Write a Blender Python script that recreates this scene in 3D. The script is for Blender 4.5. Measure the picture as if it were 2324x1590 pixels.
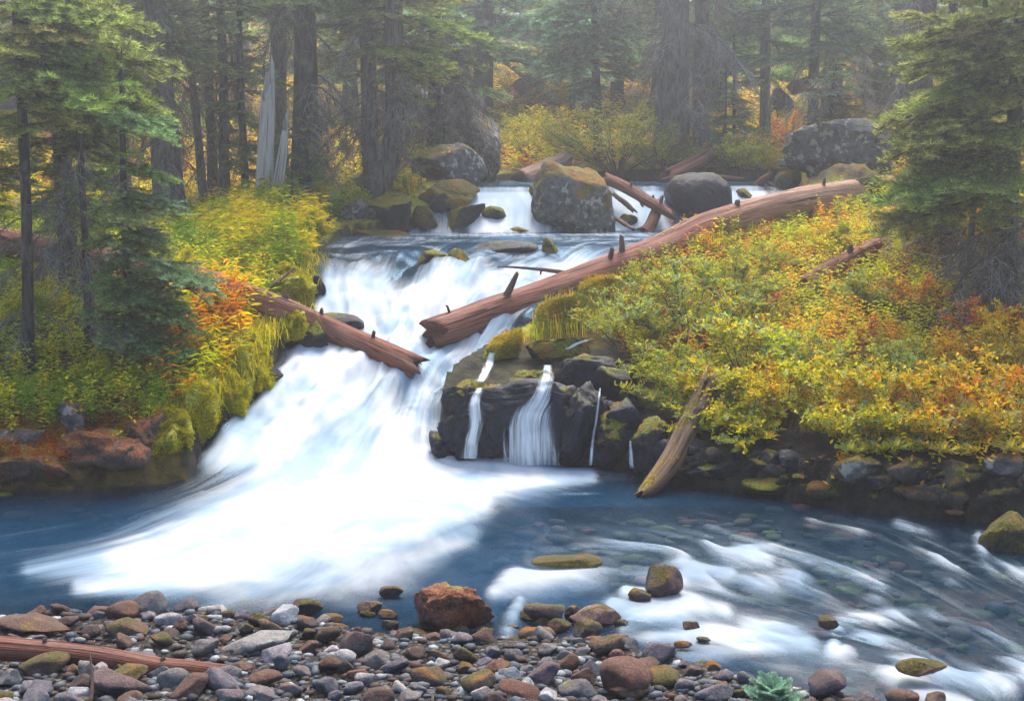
import bpy, bmesh, math, random
import numpy as np
from mathutils import Vector, Matrix, Euler
from mathutils.bvhtree import BVHTree

for o in list(bpy.data.objects): bpy.data.objects.remove(o)
SC = bpy.context.scene
COL = SC.collection

# ------------------------------------------------------------------ camera
PITCH = math.radians(8.0); H = 2.7; FPX = 3193.0; CU, CV = 1162.0, 795.0
cd = bpy.data.cameras.new('camera'); cam = bpy.data.objects.new('camera', cd); COL.objects.link(cam)
cam.location = (0, 0, H); cam.rotation_euler = (math.pi/2 - PITCH, 0, 0)
cd.sensor_width = 36.0; cd.sensor_fit = 'HORIZONTAL'; cd.lens = FPX/2324*36.0
cd.clip_start = 0.1; cd.clip_end = 600
SC.camera = cam

# ------------------------------------------------------------------ sky, sun, exposure
SUN = Vector((0.10, 0.48, 0.87)).normalized()          # towards the sun
world = bpy.data.worlds.new('World'); SC.world = world; world.use_nodes = True
wn = world.node_tree.nodes; wl = world.node_tree.links; wn.clear()
sky = wn.new('ShaderNodeTexSky'); sky.sky_type = 'NISHITA'; sky.sun_disc = False
sky.sun_elevation = math.asin(SUN.z); sky.sun_rotation = math.atan2(SUN.x, SUN.y)
sky.air_density = 1.0; sky.dust_density = 5.0; sky.ozone_density = 1.0
bg = wn.new('ShaderNodeBackground'); bg.inputs[1].default_value = 0.15
wo = wn.new('ShaderNodeOutputWorld'); wl.new(sky.outputs[0], bg.inputs[0]); wl.new(bg.outputs[0], wo.inputs[0])
sl = bpy.data.lights.new('sun', 'SUN'); sl.energy = 1.5; sl.angle = math.radians(24); sl.color = (1.0, 0.95, 0.86)
so = bpy.data.objects.new('sun', sl); COL.objects.link(so); so.location = (6, 10, 25)
so.rotation_euler = (-SUN).to_track_quat('-Z', 'Y').to_euler()
SC.view_settings.view_transform = 'Standard'; SC.view_settings.look = 'None'
SC.view_settings.exposure = 1.66; SC.view_settings.gamma = 1.0; SC.view_settings.use_curve_mapping = False
HAZE_DENSITY = 0.0084
SC.render.engine = 'CYCLES'
cy = SC.cycles
cy.max_bounces = 6; cy.diffuse_bounces = 3; cy.glossy_bounces = 2; cy.transmission_bounces = 3
cy.transparent_max_bounces = 10; cy.volume_bounces = 0
cy.denoising_prefilter = 'NONE'
cy.caustics_reflective = False; cy.caustics_refractive = False
cy.use_adaptive_sampling = True; cy.adaptive_threshold = 0.02

# ------------------------------------------------------------------ pixel helpers (u, v of a 2324 x 1590 picture)
cp, sp_ = math.cos(PITCH), math.sin(PITCH)
def ray(u, v):
    a = (u-CU)/FPX; b = (CV-v)/FPX
    dy = cp + b*sp_; dz = -sp_ + b*cp
    return a/dy, dz/dy                                   # per metre of world y
def P(u, v, d):
    a, c = ray(u, v); return np.array([a*d, d, H + c*d])
def G(u, v, z=0.0):
    a, c = ray(u, v); d = (z-H)/c; return np.array([a*d, d, z])
def proj(V):
    x, y, z = V[..., 0], V[..., 1], V[..., 2]-H
    f = y*cp - z*sp_; up = y*sp_ + z*cp
    return CU + FPX*x/f, CV - FPX*up/f
def mpp(d): return d/FPX                                 # metres per picture pixel

# ------------------------------------------------------------------ noise
rng = np.random.default_rng(11); R = random.Random(11)
def _h(ix, iy, iz):
    ix = ix.astype(np.uint32); iy = iy.astype(np.uint32); iz = iz.astype(np.uint32)
    h = ix*np.uint32(374761393) + iy*np.uint32(668265263) + iz*np.uint32(2147483647)
    h = (h ^ (h >> np.uint32(13)))*np.uint32(1274126177)
    h = (h ^ (h >> np.uint32(16)))*np.uint32(2246822519)
    return ((h ^ (h >> np.uint32(15))) & np.uint32(0xffff)).astype(np.float64)/65535.0
def vnoise(p):
    p = np.asarray(p, float) + 1000.0
    i = np.floor(p).astype(np.int64); f = p-i; f = f*f*f*(f*(f*6-15)+10)
    x, y, z = i[:, 0], i[:, 1], i[:, 2]; fx, fy, fz = f[:, 0], f[:, 1], f[:, 2]
    def L(a, b, t): return a+(b-a)*t
    c00 = L(_h(x, y, z), _h(x+1, y, z), fx); c10 = L(_h(x, y+1, z), _h(x+1, y+1, z), fx)
    c01 = L(_h(x, y, z+1), _h(x+1, y, z+1), fx); c11 = L(_h(x, y+1, z+1), _h(x+1, y+1, z+1), fx)
    return L(L(c00, c10, fy), L(c01, c11, fy), fz)*2-1
def fbm(p, oct=4, lac=2.03, gain=0.5):
    p = np.asarray(p, float); s = 0; a = 1.0
    for k in range(oct):
        s = s + a*vnoise(p + 17.3*k); p = p*lac; a *= gain
    return s
def fbm2(x, y, oct=4, off=0.0):
    x = np.asarray(x, float); sh = x.shape
    return fbm(np.stack([x.ravel(), np.asarray(y, float).ravel(), np.full(x.size, off)], 1), oct).reshape(sh)
def sstep(a, b, x): t = np.clip((x-a)/(b-a), 0, 1); return t*t*(3-2*t)

# ------------------------------------------------------------------ mesh / object helpers
def mk_mesh(name, V, Fs, mat=None, col=None, uv=None, attrs=None, smooth=True, matidx=None, mats=None):
    V = np.asarray(V, np.float32)
    if not isinstance(Fs, list): Fs = [Fs]
    Fs = [np.asarray(f, np.int32) for f in Fs if len(f)]
    me = bpy.data.meshes.new(name)
    me.vertices.add(len(V)); me.vertices.foreach_set('co', V.ravel())
    li = np.concatenate([f.ravel() for f in Fs])
    tot = np.concatenate([np.full(len(f), f.shape[1], np.int32) for f in Fs])
    st = np.concatenate([[0], np.cumsum(tot)[:-1]]).astype(np.int32)
    me.loops.add(len(li)); me.loops.foreach_set('vertex_index', li)
    me.polygons.add(len(tot)); me.polygons.foreach_set('loop_start', st)
    me.polygons.foreach_set('use_smooth', np.full(len(tot), smooth, bool))
    if mats:
        for m in mats: me.materials.append(m)
        if matidx is not None: me.polygons.foreach_set('material_index', np.asarray(matidx, np.int32))
    elif mat: me.materials.append(mat)
    me.update(calc_edges=True)
    if col is not None:
        c = np.ones((len(V), 4), np.float32); c[:, :3] = np.asarray(col)[:, :3]
        a = me.attributes.new('col', 'FLOAT_COLOR', 'POINT'); a.data.foreach_set('color', c.ravel())
    if uv is not None:
        a = me.attributes.new('flow', 'FLOAT_VECTOR', 'POINT')
        w = np.zeros((len(V), 3), np.float32); w[:, :np.asarray(uv).shape[1]] = uv
        a.data.foreach_set('vector', w.ravel())
    for k, vals in (attrs or {}).items():
        a = me.attributes.new(k, 'FLOAT', 'POINT'); a.data.foreach_set('value', np.asarray(vals, np.float32))
    return me
def tag(o, label=None, cat=None, group=None, kind=None):
    if label: o['label'] = label
    if cat: o['category'] = cat
    if group: o['group'] = group
    if kind: o['kind'] = kind
    return o
def put(name, me, parent=None, loc=None, rot=None, scale=None, color=None, **kw):
    o = bpy.data.objects.new(name, me); COL.objects.link(o)
    if parent is not None: o.parent = parent
    if loc is not None: o.location = [float(a) for a in loc]
    if rot is not None: o.rotation_euler = rot
    if scale is not None: o.scale = (scale,)*3 if np.isscalar(scale) else [float(a) for a in scale]
    if color is not None: o.color = (*color, 1.0)
    return tag(o, **kw)
def empty(name, loc, **kw): return put(name, None, loc=loc, **kw)

def tube(path, radii, sides=8, wob=0.0, seed=0, cap=True, twist=0.0, jag=0.0):
    """tapered tube along a polyline: V, quads, tris, flow (metres along, turns)"""
    path = np.asarray(path, float); n = len(path); radii = np.broadcast_to(np.asarray(radii, float), (n,))
    T = np.gradient(path, axis=0); T /= np.linalg.norm(T, axis=1)[:, None]+1e-9
    ref = np.array([0, 0, 1.0]) if abs(T[0, 2]) < 0.9 else np.array([1.0, 0, 0])
    N = np.zeros_like(T); nrm = ref - T[0]*ref.dot(T[0]); nrm /= np.linalg.norm(nrm)
    for i in range(n):
        nrm = nrm - T[i]*nrm.dot(T[i]); nrm /= np.linalg.norm(nrm)+1e-9; N[i] = nrm
    B = np.cross(T, N)
    th = np.linspace(0, 2*math.pi, sides, endpoint=False)
    s = np.concatenate([[0], np.cumsum(np.linalg.norm(np.diff(path, axis=0), axis=1))])
    TH = th[None, :] + twist*s[:, None]
    rr = np.repeat(radii[:, None], sides, 1)
    if wob > 0:
        q = np.stack([np.cos(TH).ravel()*1.6, np.sin(TH).ravel()*1.6, (s[:, None]+0*TH).ravel()*1.3+seed*9.1], 1)
        rr = rr*(1+wob*fbm(q, 3).reshape(rr.shape))
    V = path[:, None, :] + rr[..., None]*(np.cos(TH)[..., None]*N[:, None, :] + np.sin(TH)[..., None]*B[:, None, :])
    if jag > 0:
        j = fbm(np.stack([np.cos(th)*2.4+seed, np.sin(th)*2.4, th*0], 1), 3)
        V[-1] += T[-1]*(j*jag)[:, None]; V[0] -= T[0]*(np.roll(j, 3)*jag)[:, None]
    fl = np.stack([(s[:, None]+0*TH).ravel()+seed*3.7, (np.repeat(th[None], n, 0)/(2*math.pi)).ravel(), rr.ravel()], 1)
    V = V.reshape(-1, 3)
    i = np.arange(n-1)[:, None]*sides; j = np.arange(sides)[None]; k = (j+1) % sides
    Q = np.stack([i+j, i+k, i+sides+k, i+sides+j], -1).reshape(-1, 4)
    Tr = np.zeros((0, 3), int)
    if cap:
        c0 = len(V); V = np.vstack([V, path[0], path[-1]-T[-1]*jag*0.8]); fl = np.vstack([fl, [0, 0, 0], [s[-1], 0, 0]])
        jj = np.arange(sides); kk = (jj+1) % sides; e = (n-1)*sides
        Tr = np.vstack([np.stack([kk, jj, jj*0+c0], 1), np.stack([e+jj, e+kk, jj*0+c0+1], 1)])
    return V, Q, Tr, fl
class MB:
    """collects pieces into one mesh"""
    def __init__(s): s.V = []; s.Q = []; s.T = []; s.C = []; s.U = []; s.n = 0
    def add(s, V, Q=None, T=None, col=(1, 1, 1), uv=None):
        V = np.asarray(V, float)
        s.V.append(V)
        if Q is not None and len(Q): s.Q.append(np.asarray(Q)+s.n)
        if T is not None and len(T): s.T.append(np.asarray(T)+s.n)
        c = np.asarray(col, float); s.C.append(np.broadcast_to(c, (len(V), 3)) if c.ndim == 1 else c)
        s.U.append(np.zeros((len(V), 3)) if uv is None else np.asarray(uv))
        s.n += len(V)
    def tube(s, *a, col=(1, 1, 1), **k):
        V, Q, T, f = tube(*a, **k); s.add(V, Q, T, col, f)
    def mesh(s, name, mat, smooth=True, off=None):
        V = np.vstack(s.V)
        if off is not None: V = V - np.asarray(off)
        F = []
        if s.Q: F.append(np.vstack(s.Q))
        if s.T: F.append(np.vstack(s.T))
        return mk_mesh(name, V, F, mat, np.vstack(s.C), np.vstack(s.U), smooth=smooth)
def curve(pts, n=24):
    """Catmull-Rom through points"""
    p = np.asarray(pts, float)
    if len(p) == 2: return p[0]+(p[1]-p[0])*np.linspace(0, 1, n)[:, None]
    q = np.vstack([2*p[0]-p[1], p, 2*p[-1]-p[-2]]); t = np.linspace(0, len(p)-1-1e-6, n); k = t.astype(int); f = (t-k)[:, None]
    a, b, c, d = q[k], q[k+1], q[k+2], q[k+3]
    return 0.5*((2*b)+(c-a)*f+(2*a-5*b+4*c-d)*f**2+(3*b-a-3*c+d)*f**3)

# ------------------------------------------------------------------ material helpers
class NT:
    def __init__(s, name):
        s.m = bpy.data.materials.new(name); s.m.use_nodes = True; s.t = s.m.node_tree; s.t.nodes.clear()
        s.out = s.t.nodes.new('ShaderNodeOutputMaterial')
    def n(s, typ, ins=None, **props):
        nd = s.t.nodes.new('ShaderNode'+typ)
        for k, v in props.items(): setattr(nd, k, v)
        for k, v in (ins or {}).items():
            sk = nd.inputs[k]
            if isinstance(v, bpy.types.NodeSocket): s.t.links.new(v, sk)
            elif isinstance(v, (tuple, list)) and sk.type == 'RGBA' and len(v) == 3: sk.default_value = (*v, 1)
            else: sk.default_value = v
        return nd
    def math(s, op, a, b=0.0, c=0.0, clamp=False):
        return s.n('Math', {0: a, 1: b, 2: c}, operation=op, use_clamp=clamp).outputs[0]
    def mix(s, f, a, b, blend='MIX'):
        nd = s.n('Mix', {'Factor': f}, data_type='RGBA', blend_type=blend)
        for sk, v in ((nd.inputs[6], a), (nd.inputs[7], b)):
            if isinstance(v, bpy.types.NodeSocket): s.t.links.new(v, sk)
            else: sk.default_value = (*v, 1) if len(v) == 3 else v
        return nd.outputs[2]
    def attr(s, name, out='Fac'): return s.n('Attribute', attribute_name=name).outputs[out]
    def noise(s, vec, scale, detail=4, rough=0.55, out='Fac', dist=0.0):
        return s.n('TexNoise', {'Vector': vec, 'Scale': scale, 'Detail': detail, 'Roughness': rough, 'Distortion': dist}).outputs[out]
    def ramp(s, f, a, b): return s.n('MapRange', {0: f, 1: a, 2: b, 3: 0.0, 4: 1.0}, interpolation_type='SMOOTHSTEP').outputs[0]
    def bump(s, h, strength, dist=0.02, normal=None):
        d = {'Height': h, 'Strength': strength, 'Distance': dist}
        if normal is not None: d['Normal'] = normal
        return s.n('Bump', d).outputs[0]
    def pbr(s, color, rough=0.8, spec=0.3, normal=None, **k):
        d = {'Base Color': color, 'Roughness': rough, 'Specular IOR Level': spec}
        if normal is not None: d['Normal'] = normal
        d.update(k); return s.n('BsdfPrincipled', d).outputs[0]
    def done(s, sh): s.t.links.new(sh, s.out.inputs['Surface']); return s.m

def vscale(N, vec, sc):
    return N.n('VectorMath', {0: vec, 1: sc}, operation='MULTIPLY').outputs[0]

def mat_ground():
    N = NT('forest_floor'); geo = N.n('NewGeometry'); pos = geo.outputs['Position']
    n1 = N.noise(pos, 1.2, 5); n2 = N.noise(pos, 9, 5); n3 = N.noise(pos, 45, 4, 0.7)
    soil = N.mix(N.ramp(n2, .35, .7), (0.035, 0.018, 0.010), (0.17, 0.055, 0.022))
    soil = N.mix(N.ramp(n1, .45, .62), soil, (0.13, 0.10, 0.03))
    moss = N.mix(N.ramp(n2, .3, .7), (0.07, 0.085, 0.010), (0.36, 0.33, 0.03))
    moss = N.mix(N.math('MULTIPLY', N.ramp(n1, .5, .7), .7), moss, (0.22, 0.08, 0.012))
    c = N.mix(N.math('MULTIPLY', N.attr('moss'), N.ramp(N.math('ADD', n2, N.attr('moss')), .6, 1.1)), soil, moss)
    vor = N.n('TexVoronoi', {'Vector': pos, 'Scale': 34.0}); vc = vor.outputs['Color']
    sep = N.n('SeparateColor', {0: vc})
    grav = N.mix(sep.outputs[0], (0.05, 0.055, 0.06), (0.15, 0.15, 0.15))
    grav = N.mix(N.ramp(sep.outputs[1], .7, .75), grav, (0.08, 0.045, 0.035))
    grav = N.mix(N.ramp(vor.outputs['Distance'], .25, .6), grav, (0.02, 0.018, 0.016))
    c = N.mix(N.attr('gravel'), c, grav)
    bed = N.mix(N.ramp(n2, .35, .65), (0.035, 0.03, 0.028), (0.12, 0.07, 0.045))
    c = N.mix(N.attr('wet'), c, bed)
    c = N.mix(N.math('MULTIPLY', N.attr('rock_and_shade'), .92), c, N.mix(N.ramp(n2, .35, .7), (0.008, 0.009, 0.012), (0.035, 0.034, 0.030)))
    b = N.bump(N.math('ADD', n2, N.math('MULTIPLY', n3, .6)), 0.9, 0.05)
    return N.done(N.pbr(c, 0.9, 0.2, b))

def mat_rock(name, dark, light, accent, moss=0.4, mosscol=((0.05, 0.07, 0.01), (0.22, 0.21, 0.03)), wet=0.0, lichen=0.0, litter=0.0, tint=False, bump=0.6, scale=1.0):
    N = NT(name); geo = N.n('NewGeometry'); tc = N.n('TexCoord').outputs['Object']; oi = N.n('ObjectInfo')
    pos = N.n('VectorMath', {0: geo.outputs['Position'], 1: N.n('CombineXYZ', {0: N.math('MULTIPLY', oi.outputs['Random'], 30.0)}).outputs[0]}, operation='ADD').outputs[0]
    n1 = N.noise(pos, 3.0*scale, 5, .6); n2 = N.noise(pos, 14*scale, 6, .65); n3 = N.noise(pos, 60*scale, 4, .7)
    c = N.mix(N.ramp(n2, .3, .72), dark, light)
    c = N.mix(N.math('MULTIPLY', N.ramp(n1, .52, .66), .75), c, accent)
    if tint: c = N.mix(1.0, c, oi.outputs['Color'], 'MULTIPLY')
    c = N.mix(N.math('MULTIPLY', N.ramp(n3, .45, .7), .6), c, N.mix(1.0, c, (2.2, 2.2, 2.2), 'MULTIPLY'))
    if lichen:
        vo = N.noise(pos, 7*scale, 3, .5); c = N.mix(N.math('MULTIPLY', N.ramp(N.math('ADD', vo, N.math('MULTIPLY', n2, .5)), .82, .9), lichen), c, (0.42, 0.43, 0.38))
    nz = N.n('SeparateXYZ', {0: geo.outputs['Normal']}).outputs[2]
    if litter:
        f = N.math('MULTIPLY', N.ramp(N.math('ADD', N.math('MULTIPLY', nz, .45), n2), .62, .82), litter)
        c = N.mix(f, c, N.mix(N.ramp(n3, .4, .6), (0.065, 0.024, 0.012), (0.26, 0.088, 0.034)))
    if moss:
        mm = N.math('ADD', N.math('MULTIPLY', nz, .35), N.math('ADD', N.math('MULTIPLY', n1, .9), N.math('MULTIPLY', n2, .35)))
        f = N.ramp(mm, 1.05-moss, 1.2-moss)
        mc = N.mix(N.ramp(n3, .35, .65), mosscol[0], mosscol[1])
        mc = N.mix(N.math('MULTIPLY', N.ramp(N.noise(pos, 4.2*scale, 3), .5, .64), .65), mc, (0.20, 0.075, 0.012))
        c = N.mix(f, c, mc)
        ro = N.math('ADD', N.math('MULTIPLY', f, .9-(.85-.55*wet)), .85-.55*wet, clamp=True)
    else: ro = .85-.55*wet
    b = N.bump(N.math('ADD', n2, N.math('MULTIPLY', n3, .5)), bump, 0.03)
    return N.done(N.pbr(c, ro, .3-.1*wet, b))

def mat_bark(name, dark, light, scale=1.0, moss=(0.2, 0.22, 0.16), mossf=.35):
    N = NT(name); fl = N.attr('flow', 'Vector'); geo = N.n('NewGeometry'); pos = geo.outputs['Position']
    st = vscale(N, pos, (26*scale, 26*scale, 5*scale)); n1 = N.noise(st, 1.0, 5, .6); n2 = N.noise(pos, 6, 4); n3 = N.noise(pos, 28, 3, .6)
    c = N.mix(N.ramp(n1, .35, .62), dark, light)
    c = N.mix(N.math('MULTIPLY', N.ramp(N.math('ADD', n2, N.math('MULTIPLY', n3, .5)), .78, .92), mossf), c, moss)
    return N.done(N.pbr(c, .95, .1, N.bump(n1, 1.0, .04)))
def mat_wood(name, a, b, crack, grey=(0.3, 0.27, 0.25), greyf=.4, moss=0.0, pale=None):
    N = NT(name); fl = N.attr('flow', 'Vector'); geo = N.n('NewGeometry')
    f1 = N.noise(vscale(N, fl, (2.2, 46, 0)), 1.0, 6, .65, dist=.6); f2 = N.noise(vscale(N, fl, (1.1, 7, 0)), 1.0, 4); f3 = N.noise(vscale(N, fl, (.9, 22, 0)), 1.0, 3, .5, dist=.4)
    c = N.mix(N.ramp(f1, .3, .7), a, b)
    c = N.mix(N.math('MULTIPLY', N.ramp(f2, .45, .62), greyf), c, grey)
    if pale:
        sx = N.math('ADD', N.n('SeparateXYZ', {0: fl}).outputs[0], N.math('MULTIPLY', f2, 2.0)); c = N.mix(N.math('MULTIPLY', N.ramp(sx, pale[0], pale[1]), .75), c, N.mix(N.ramp(f1, .3, .7), (0.24, 0.135, 0.085), (0.50, 0.35, 0.25)))
    cr = N.ramp(f3, .60, .66)
    c = N.mix(N.math('MULTIPLY', cr, .85), c, crack)
    if moss:
        nz = N.n('SeparateXYZ', {0: geo.outputs['Normal']}).outputs[2]
        nn = N.noise(geo.outputs['Position'], 5, 5, .6)
        c = N.mix(N.ramp(N.math('ADD', nn, N.math('MULTIPLY', nz, .3)), .95-moss, 1.1-moss), c, N.mix(N.ramp(N.noise(geo.outputs['Position'], 40, 3), .35, .65), (0.09, 0.075, 0.01), (0.30, 0.20, 0.02)))
    bmp = N.bump(N.math('SUBTRACT', f1, N.math('MULTIPLY', cr, .8)), .9, .025)
    return N.done(N.pbr(c, .8, .2, bmp))
def mat_leaf(name, trans=.45, rough=.55, spec=.25, sat=1.0):
    N = NT(name); c = N.attr('col', 'Color'); oi = N.n('ObjectInfo')
    c = N.mix(1.0, c, oi.outputs['Color'], 'MULTIPLY')
    hs = N.n('HueSaturation', {'Hue': 0.5, 'Saturation': sat, 'Value': N.math('ADD', N.math('MULTIPLY', oi.outputs['Random'], .3), .85), 'Color': c}).outputs[0]
    p = N.pbr(hs, rough, spec); t = N.n('BsdfTranslucent', {'Color': hs}).outputs[0]
    return N.done(N.n('MixShader', {0: trans, 1: p, 2: t}).outputs[0])
# ================================================================== the land
def rbf(pts, vals, smooth=0.02):
    pts = np.asarray(pts, float); vals = np.asarray(vals, float); n = len(pts)
    D = np.linalg.norm(pts[:, None]-pts[None], axis=2) - smooth*np.eye(n)
    Pm = np.hstack([np.ones((n, 1)), pts]); A = np.zeros((n+3, n+3)); A[:n, :n] = D; A[:n, n:] = Pm; A[n:, :n] = Pm.T
    w = np.linalg.lstsq(A, np.concatenate([vals, np.zeros((3,)+vals.shape[1:])]), rcond=None)[0]
    def ev(x, y):
        q = np.stack([np.ravel(x), np.ravel(y)], 1); out = []
        for i in range(0, len(q), 20000):
            qq = q[i:i+20000]; out.append(np.linalg.norm(qq[:, None]-pts[None], axis=2)@w[:n] + np.hstack([np.ones((len(qq), 1)), qq])@w[n:])
        return np.concatenate(out).reshape(np.shape(x)+vals.shape[1:])
    return ev
GP = [  # (u, v, depth) of ground the photograph shows
 (50,840,12.5),(100,1000,11.4),(300,930,11.8),(250,1040,11.3),(560,760,13),(520,850,12.6),(440,950,12.0),(0,700,14),(150,680,14),(0,560,17),
 (400,560,16),(600,640,14.7),(700,590,15.7),(600,480,18),(450,480,19),(300,480,20),(760,510,17.8),(850,490,18.7),(930,470,19.3),(1070,415,20.3),
 (200,420,24),(0,420,24),(400,430,24),(100,250,32),(500,330,28),(300,100,42),(500,0,55),(1100,380,24),(1200,200,33),(1150,140,42),(1400,372,24),
 (1550,290,28),(1620,385,22),(1750,270,30),(1900,420,21),(2020,430,20),(2100,210,32),(2300,250,30),(2150,420,19),(2300,480,16.5),
 (1500,590,16.6),(1700,540,17.2),(1900,590,15.6),(1270,690,14.8),(1400,630,15.6),(1200,770,13.9),(1400,760,13.9),(1450,860,12.9),(1500,950,12.1),
 (2000,800,12.6),(2300,700,13.6),(2300,900,11.5),(2000,1000,10.9),(1700,990,11.5),(2300,1040,10.4),(-400,800,12.5),(-400,1000,11.4),(-400,500,18),
 (2800,800,12.6),(2800,1040,10.2),(2800,500,17)]
gp = [P(*q) for q in GP] + [np.array(q, float) for q in [
 (-3,6.3,.14),(-1,6.3,.15),(0,6.3,.16),(1.2,6.2,.13),(2.4,5.9,.10),(-3,5,.22),(0,5,.24),(2.5,5,.15),(0,3,.4),(-3,3,.4),(3,3,.4),(0,0,.8),(-6,0,.8),(6,0,.8),(0,-20,1.5),
 (-8,6,.2),(8,6,.1),(-14,12,1.4),(15,11,1.4),(-16,25,3.0),(18,25,3.4),(-25,42,6.5),(25,42,7.0),(5,48,5.0),(8,60,6.4),(-14,60,10.0),(-30,60,10.5),(32,60,11),(10,90,9.5),(-22,90,14),(-60,90,18),(40,90,14),(60,90,18),
 (-60,0,4),(60,0,4),(-60,-20,4),(60,-20,4),(-40,20,4.5),(40,20,4.5)]]
gp = np.array(gp); g_base = rbf(gp[:, :2], gp[:, 2])

# outline of the stream in plan
RIV = np.array([P(*q)[:2] for q in [
 (-700,1440,7.7),(0,1425,7.78),(300,1405,7.9),(600,1412,7.85),(900,1482,7.37),(1150,1496,7.3),(1400,1500,7.25),(1560,1545,6.98),(1700,1585,6.72),(2000,1630,6.45),(2324,1660,6.28),(3300,1720,5.9),
 (3300,1165,9.4),(2324,1155,10.0),(2150,1140,10.25),(1950,1125,10.45),(1750,1095,10.95),(1600,1085,11.2),(1480,1078,11.45),(1440,1064,11.75),(1280,1054,12.0),(1150,1047,12.12),(1010,1042,12.2),
 (1000,960,12.5),(1005,880,12.9),(1090,800,13.6),(1180,740,14.2),(1300,680,14.9),(1420,600,15.9),(1520,545,17.0),(1640,520,18.2),(1790,490,18.9),(1810,430,20.3),(1810,410,22.5),
 (1100,410,22.5),(1085,430,20),(1010,480,19),(930,530,18.3),(790,545,17.8),(715,600,15.7),(715,680,14.6),(640,830,13.3),(600,890,12.8),(500,960,12.1),(440,1020,11.7),(420,1090,11.3),(200,1112,11.1),(0,1120,11.02),(-1300,1128,10.9)]])
def sdist(x, y):
    q = np.stack([np.ravel(x), np.ravel(y)], 1); a = RIV; b = np.roll(RIV, -1, 0); best = np.full(len(q), 1e9); ins = np.zeros(len(q), bool)
    for p0, p1 in zip(a, b):
        e = p1-p0; w = q-p0; t = np.clip((w@e)/(e@e), 0, 1); best = np.minimum(best, np.linalg.norm(w-t[:, None]*e, axis=1))
        c = (p0[1] > q[:, 1]) != (p1[1] > q[:, 1]); ins ^= c & (q[:, 0] < (p1[0]-p0[0])*(q[:, 1]-p0[1])/(p1[1]-p0[1]+1e-12)+p0[0])
    return np.where(ins, -best, best).reshape(np.shape(x))
def water_z(x, y, rough=True):
    x = np.asarray(x, float); y = np.asarray(y, float)
    y0 = np.interp(x, [-3, -2.6, -.6, 2], [11.35, 11.5, 12.2, 12.3]); y1 = np.interp(x, [-2.3, 0, 1.2], [15.3, 15.7, 16.1])
    if rough:
        y1 = y1 + .35*fbm2(x*1.3, x*0+3.0, 3); y0 = y0 + .12*fbm2(x*1.7, x*0+8.0, 3)
    t = (y-y0)/(y1-y0)
    if rough: t = t + .045*fbm2(x*1.8, y*.9, 3, 2.0)*sstep(0, .2, t)*sstep(1.1, .8, t)
    TK = [-.14, -.04, .05, .14, .24, .36, .46, .56, .66, .80, .90, 1.0]; ZK = [0, .03, .15, .36, .49, .68, .82, .92, 1.09, 1.24, 1.38, 1.50]
    z = sum(np.interp(t+o, TK, ZK) for o in (-.06, -.03, 0, .03, .06))/5
    yC = np.interp(x, [-.5, .5, 1.2], [18.25, 18.4, 18.9]); yD = np.interp(x, [-1.2, -.2, .5, 1.2, 3], [19.2, 19.5, 19.6, 20.0, 20.2])
    up = np.interp(y, [15, 16.6, 17.5], [0, .15, .16]); z = z + np.where(y > y1-.2, np.clip(up, 0, .16), 0)*sstep(0, .6, y-y1+.2)
    t2 = (y-yC)/(yD-yC); z = z + np.interp(t2, [0, .12, .45, .8, 1, 1.3], [0, .06, .28, .5, .57, .60])
    z = z - .10*sstep(.4, 3.2, x)*sstep(10.2, 7.2, y)
    return z

def lines(*segs):
    out = []
    for a, b, s in segs: out.append(np.arange(a, b, s))
    return np.concatenate(out)
gx = lines((-70, -12, 2.0), (-12, -5.5, .3), (-5.5, 5.8, .055), (5.8, 12, .3), (12, 71, 2.0))
gy = lines((-22, 3, 1.0), (3, 6, .12), (6, 17, .055), (17, 24, .10), (24, 45, .4), (45, 101, 2.0))
GX, GY = np.meshgrid(gx, gy)
SD = sdist(GX, GY)
GZ = g_base(GX, GY)
GZ += .10*fbm2(GX*.5, GY*.5, 4)*sstep(0, 1.5, SD)*sstep(9, 11, GY) + .05*fbm2(GX*2.2, GY*2.2, 4, 4.)*sstep(-.1, .4, SD)
GZ += sstep(30, 60, GY)*.6*fbm2(GX*.1, GY*.1, 3, 1.)
WZ = water_z(GX, GY, False)
depth_max = np.where((GY < 10.6) & (GX > -.2), .17, np.where(GY > 11.9, .28, .6))
depth_max = np.where(GY < 10.6, 0.60-.49*sstep(-.9, .9, GX+.35*(GY-9)), depth_max)
inside = WZ - .02 - np.minimum(depth_max, .45*np.maximum(-SD, 0)) + .03*fbm2(GX*3, GY*3, 3, 9.)
outside = np.maximum(GZ, WZ+.015+.5*np.clip(SD, 0, .12)*(GY > 8.5))
outside = np.where(SD > .8, GZ, outside)
GZ = np.where(SD < 0, inside, outside)
def gsd(x, y): return _bil(SD, x, y)
def gz(x, y): return _bil(GZ, x, y)
def _bil(A, x, y):
    x = np.asarray(x, float); y = np.asarray(y, float)
    i = np.clip(np.searchsorted(gx, x)-1, 0, len(gx)-2); j = np.clip(np.searchsorted(gy, y)-1, 0, len(gy)-2)
    fx = np.clip((x-gx[i])/(gx[i+1]-gx[i]), 0, 1); fy = np.clip((y-gy[j])/(gy[j+1]-gy[j]), 0, 1)
    return (A[j, i]*(1-fx)+A[j, i+1]*fx)*(1-fy)+(A[j+1, i]*(1-fx)+A[j+1, i+1]*fx)*fy
def on_ground(u, v, dmin=5.0, dmax=80.0):
    a, c = ray(u, v); d = np.arange(dmin, dmax, .03); hit = np.where(H+c*d < gz(a*d, d))[0]
    dd = d[hit[0]] if len(hit) else dmax
    return np.array([a*dd, dd, float(gz(a*dd, dd))])
def grid_faces(ny, nx):
    i = np.arange(ny-1)[:, None]*nx; j = np.arange(nx-1)[None]
    return np.stack([i+j, i+j+1, i+nx+j+1, i+nx+j], -1).reshape(-1, 4)
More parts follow.
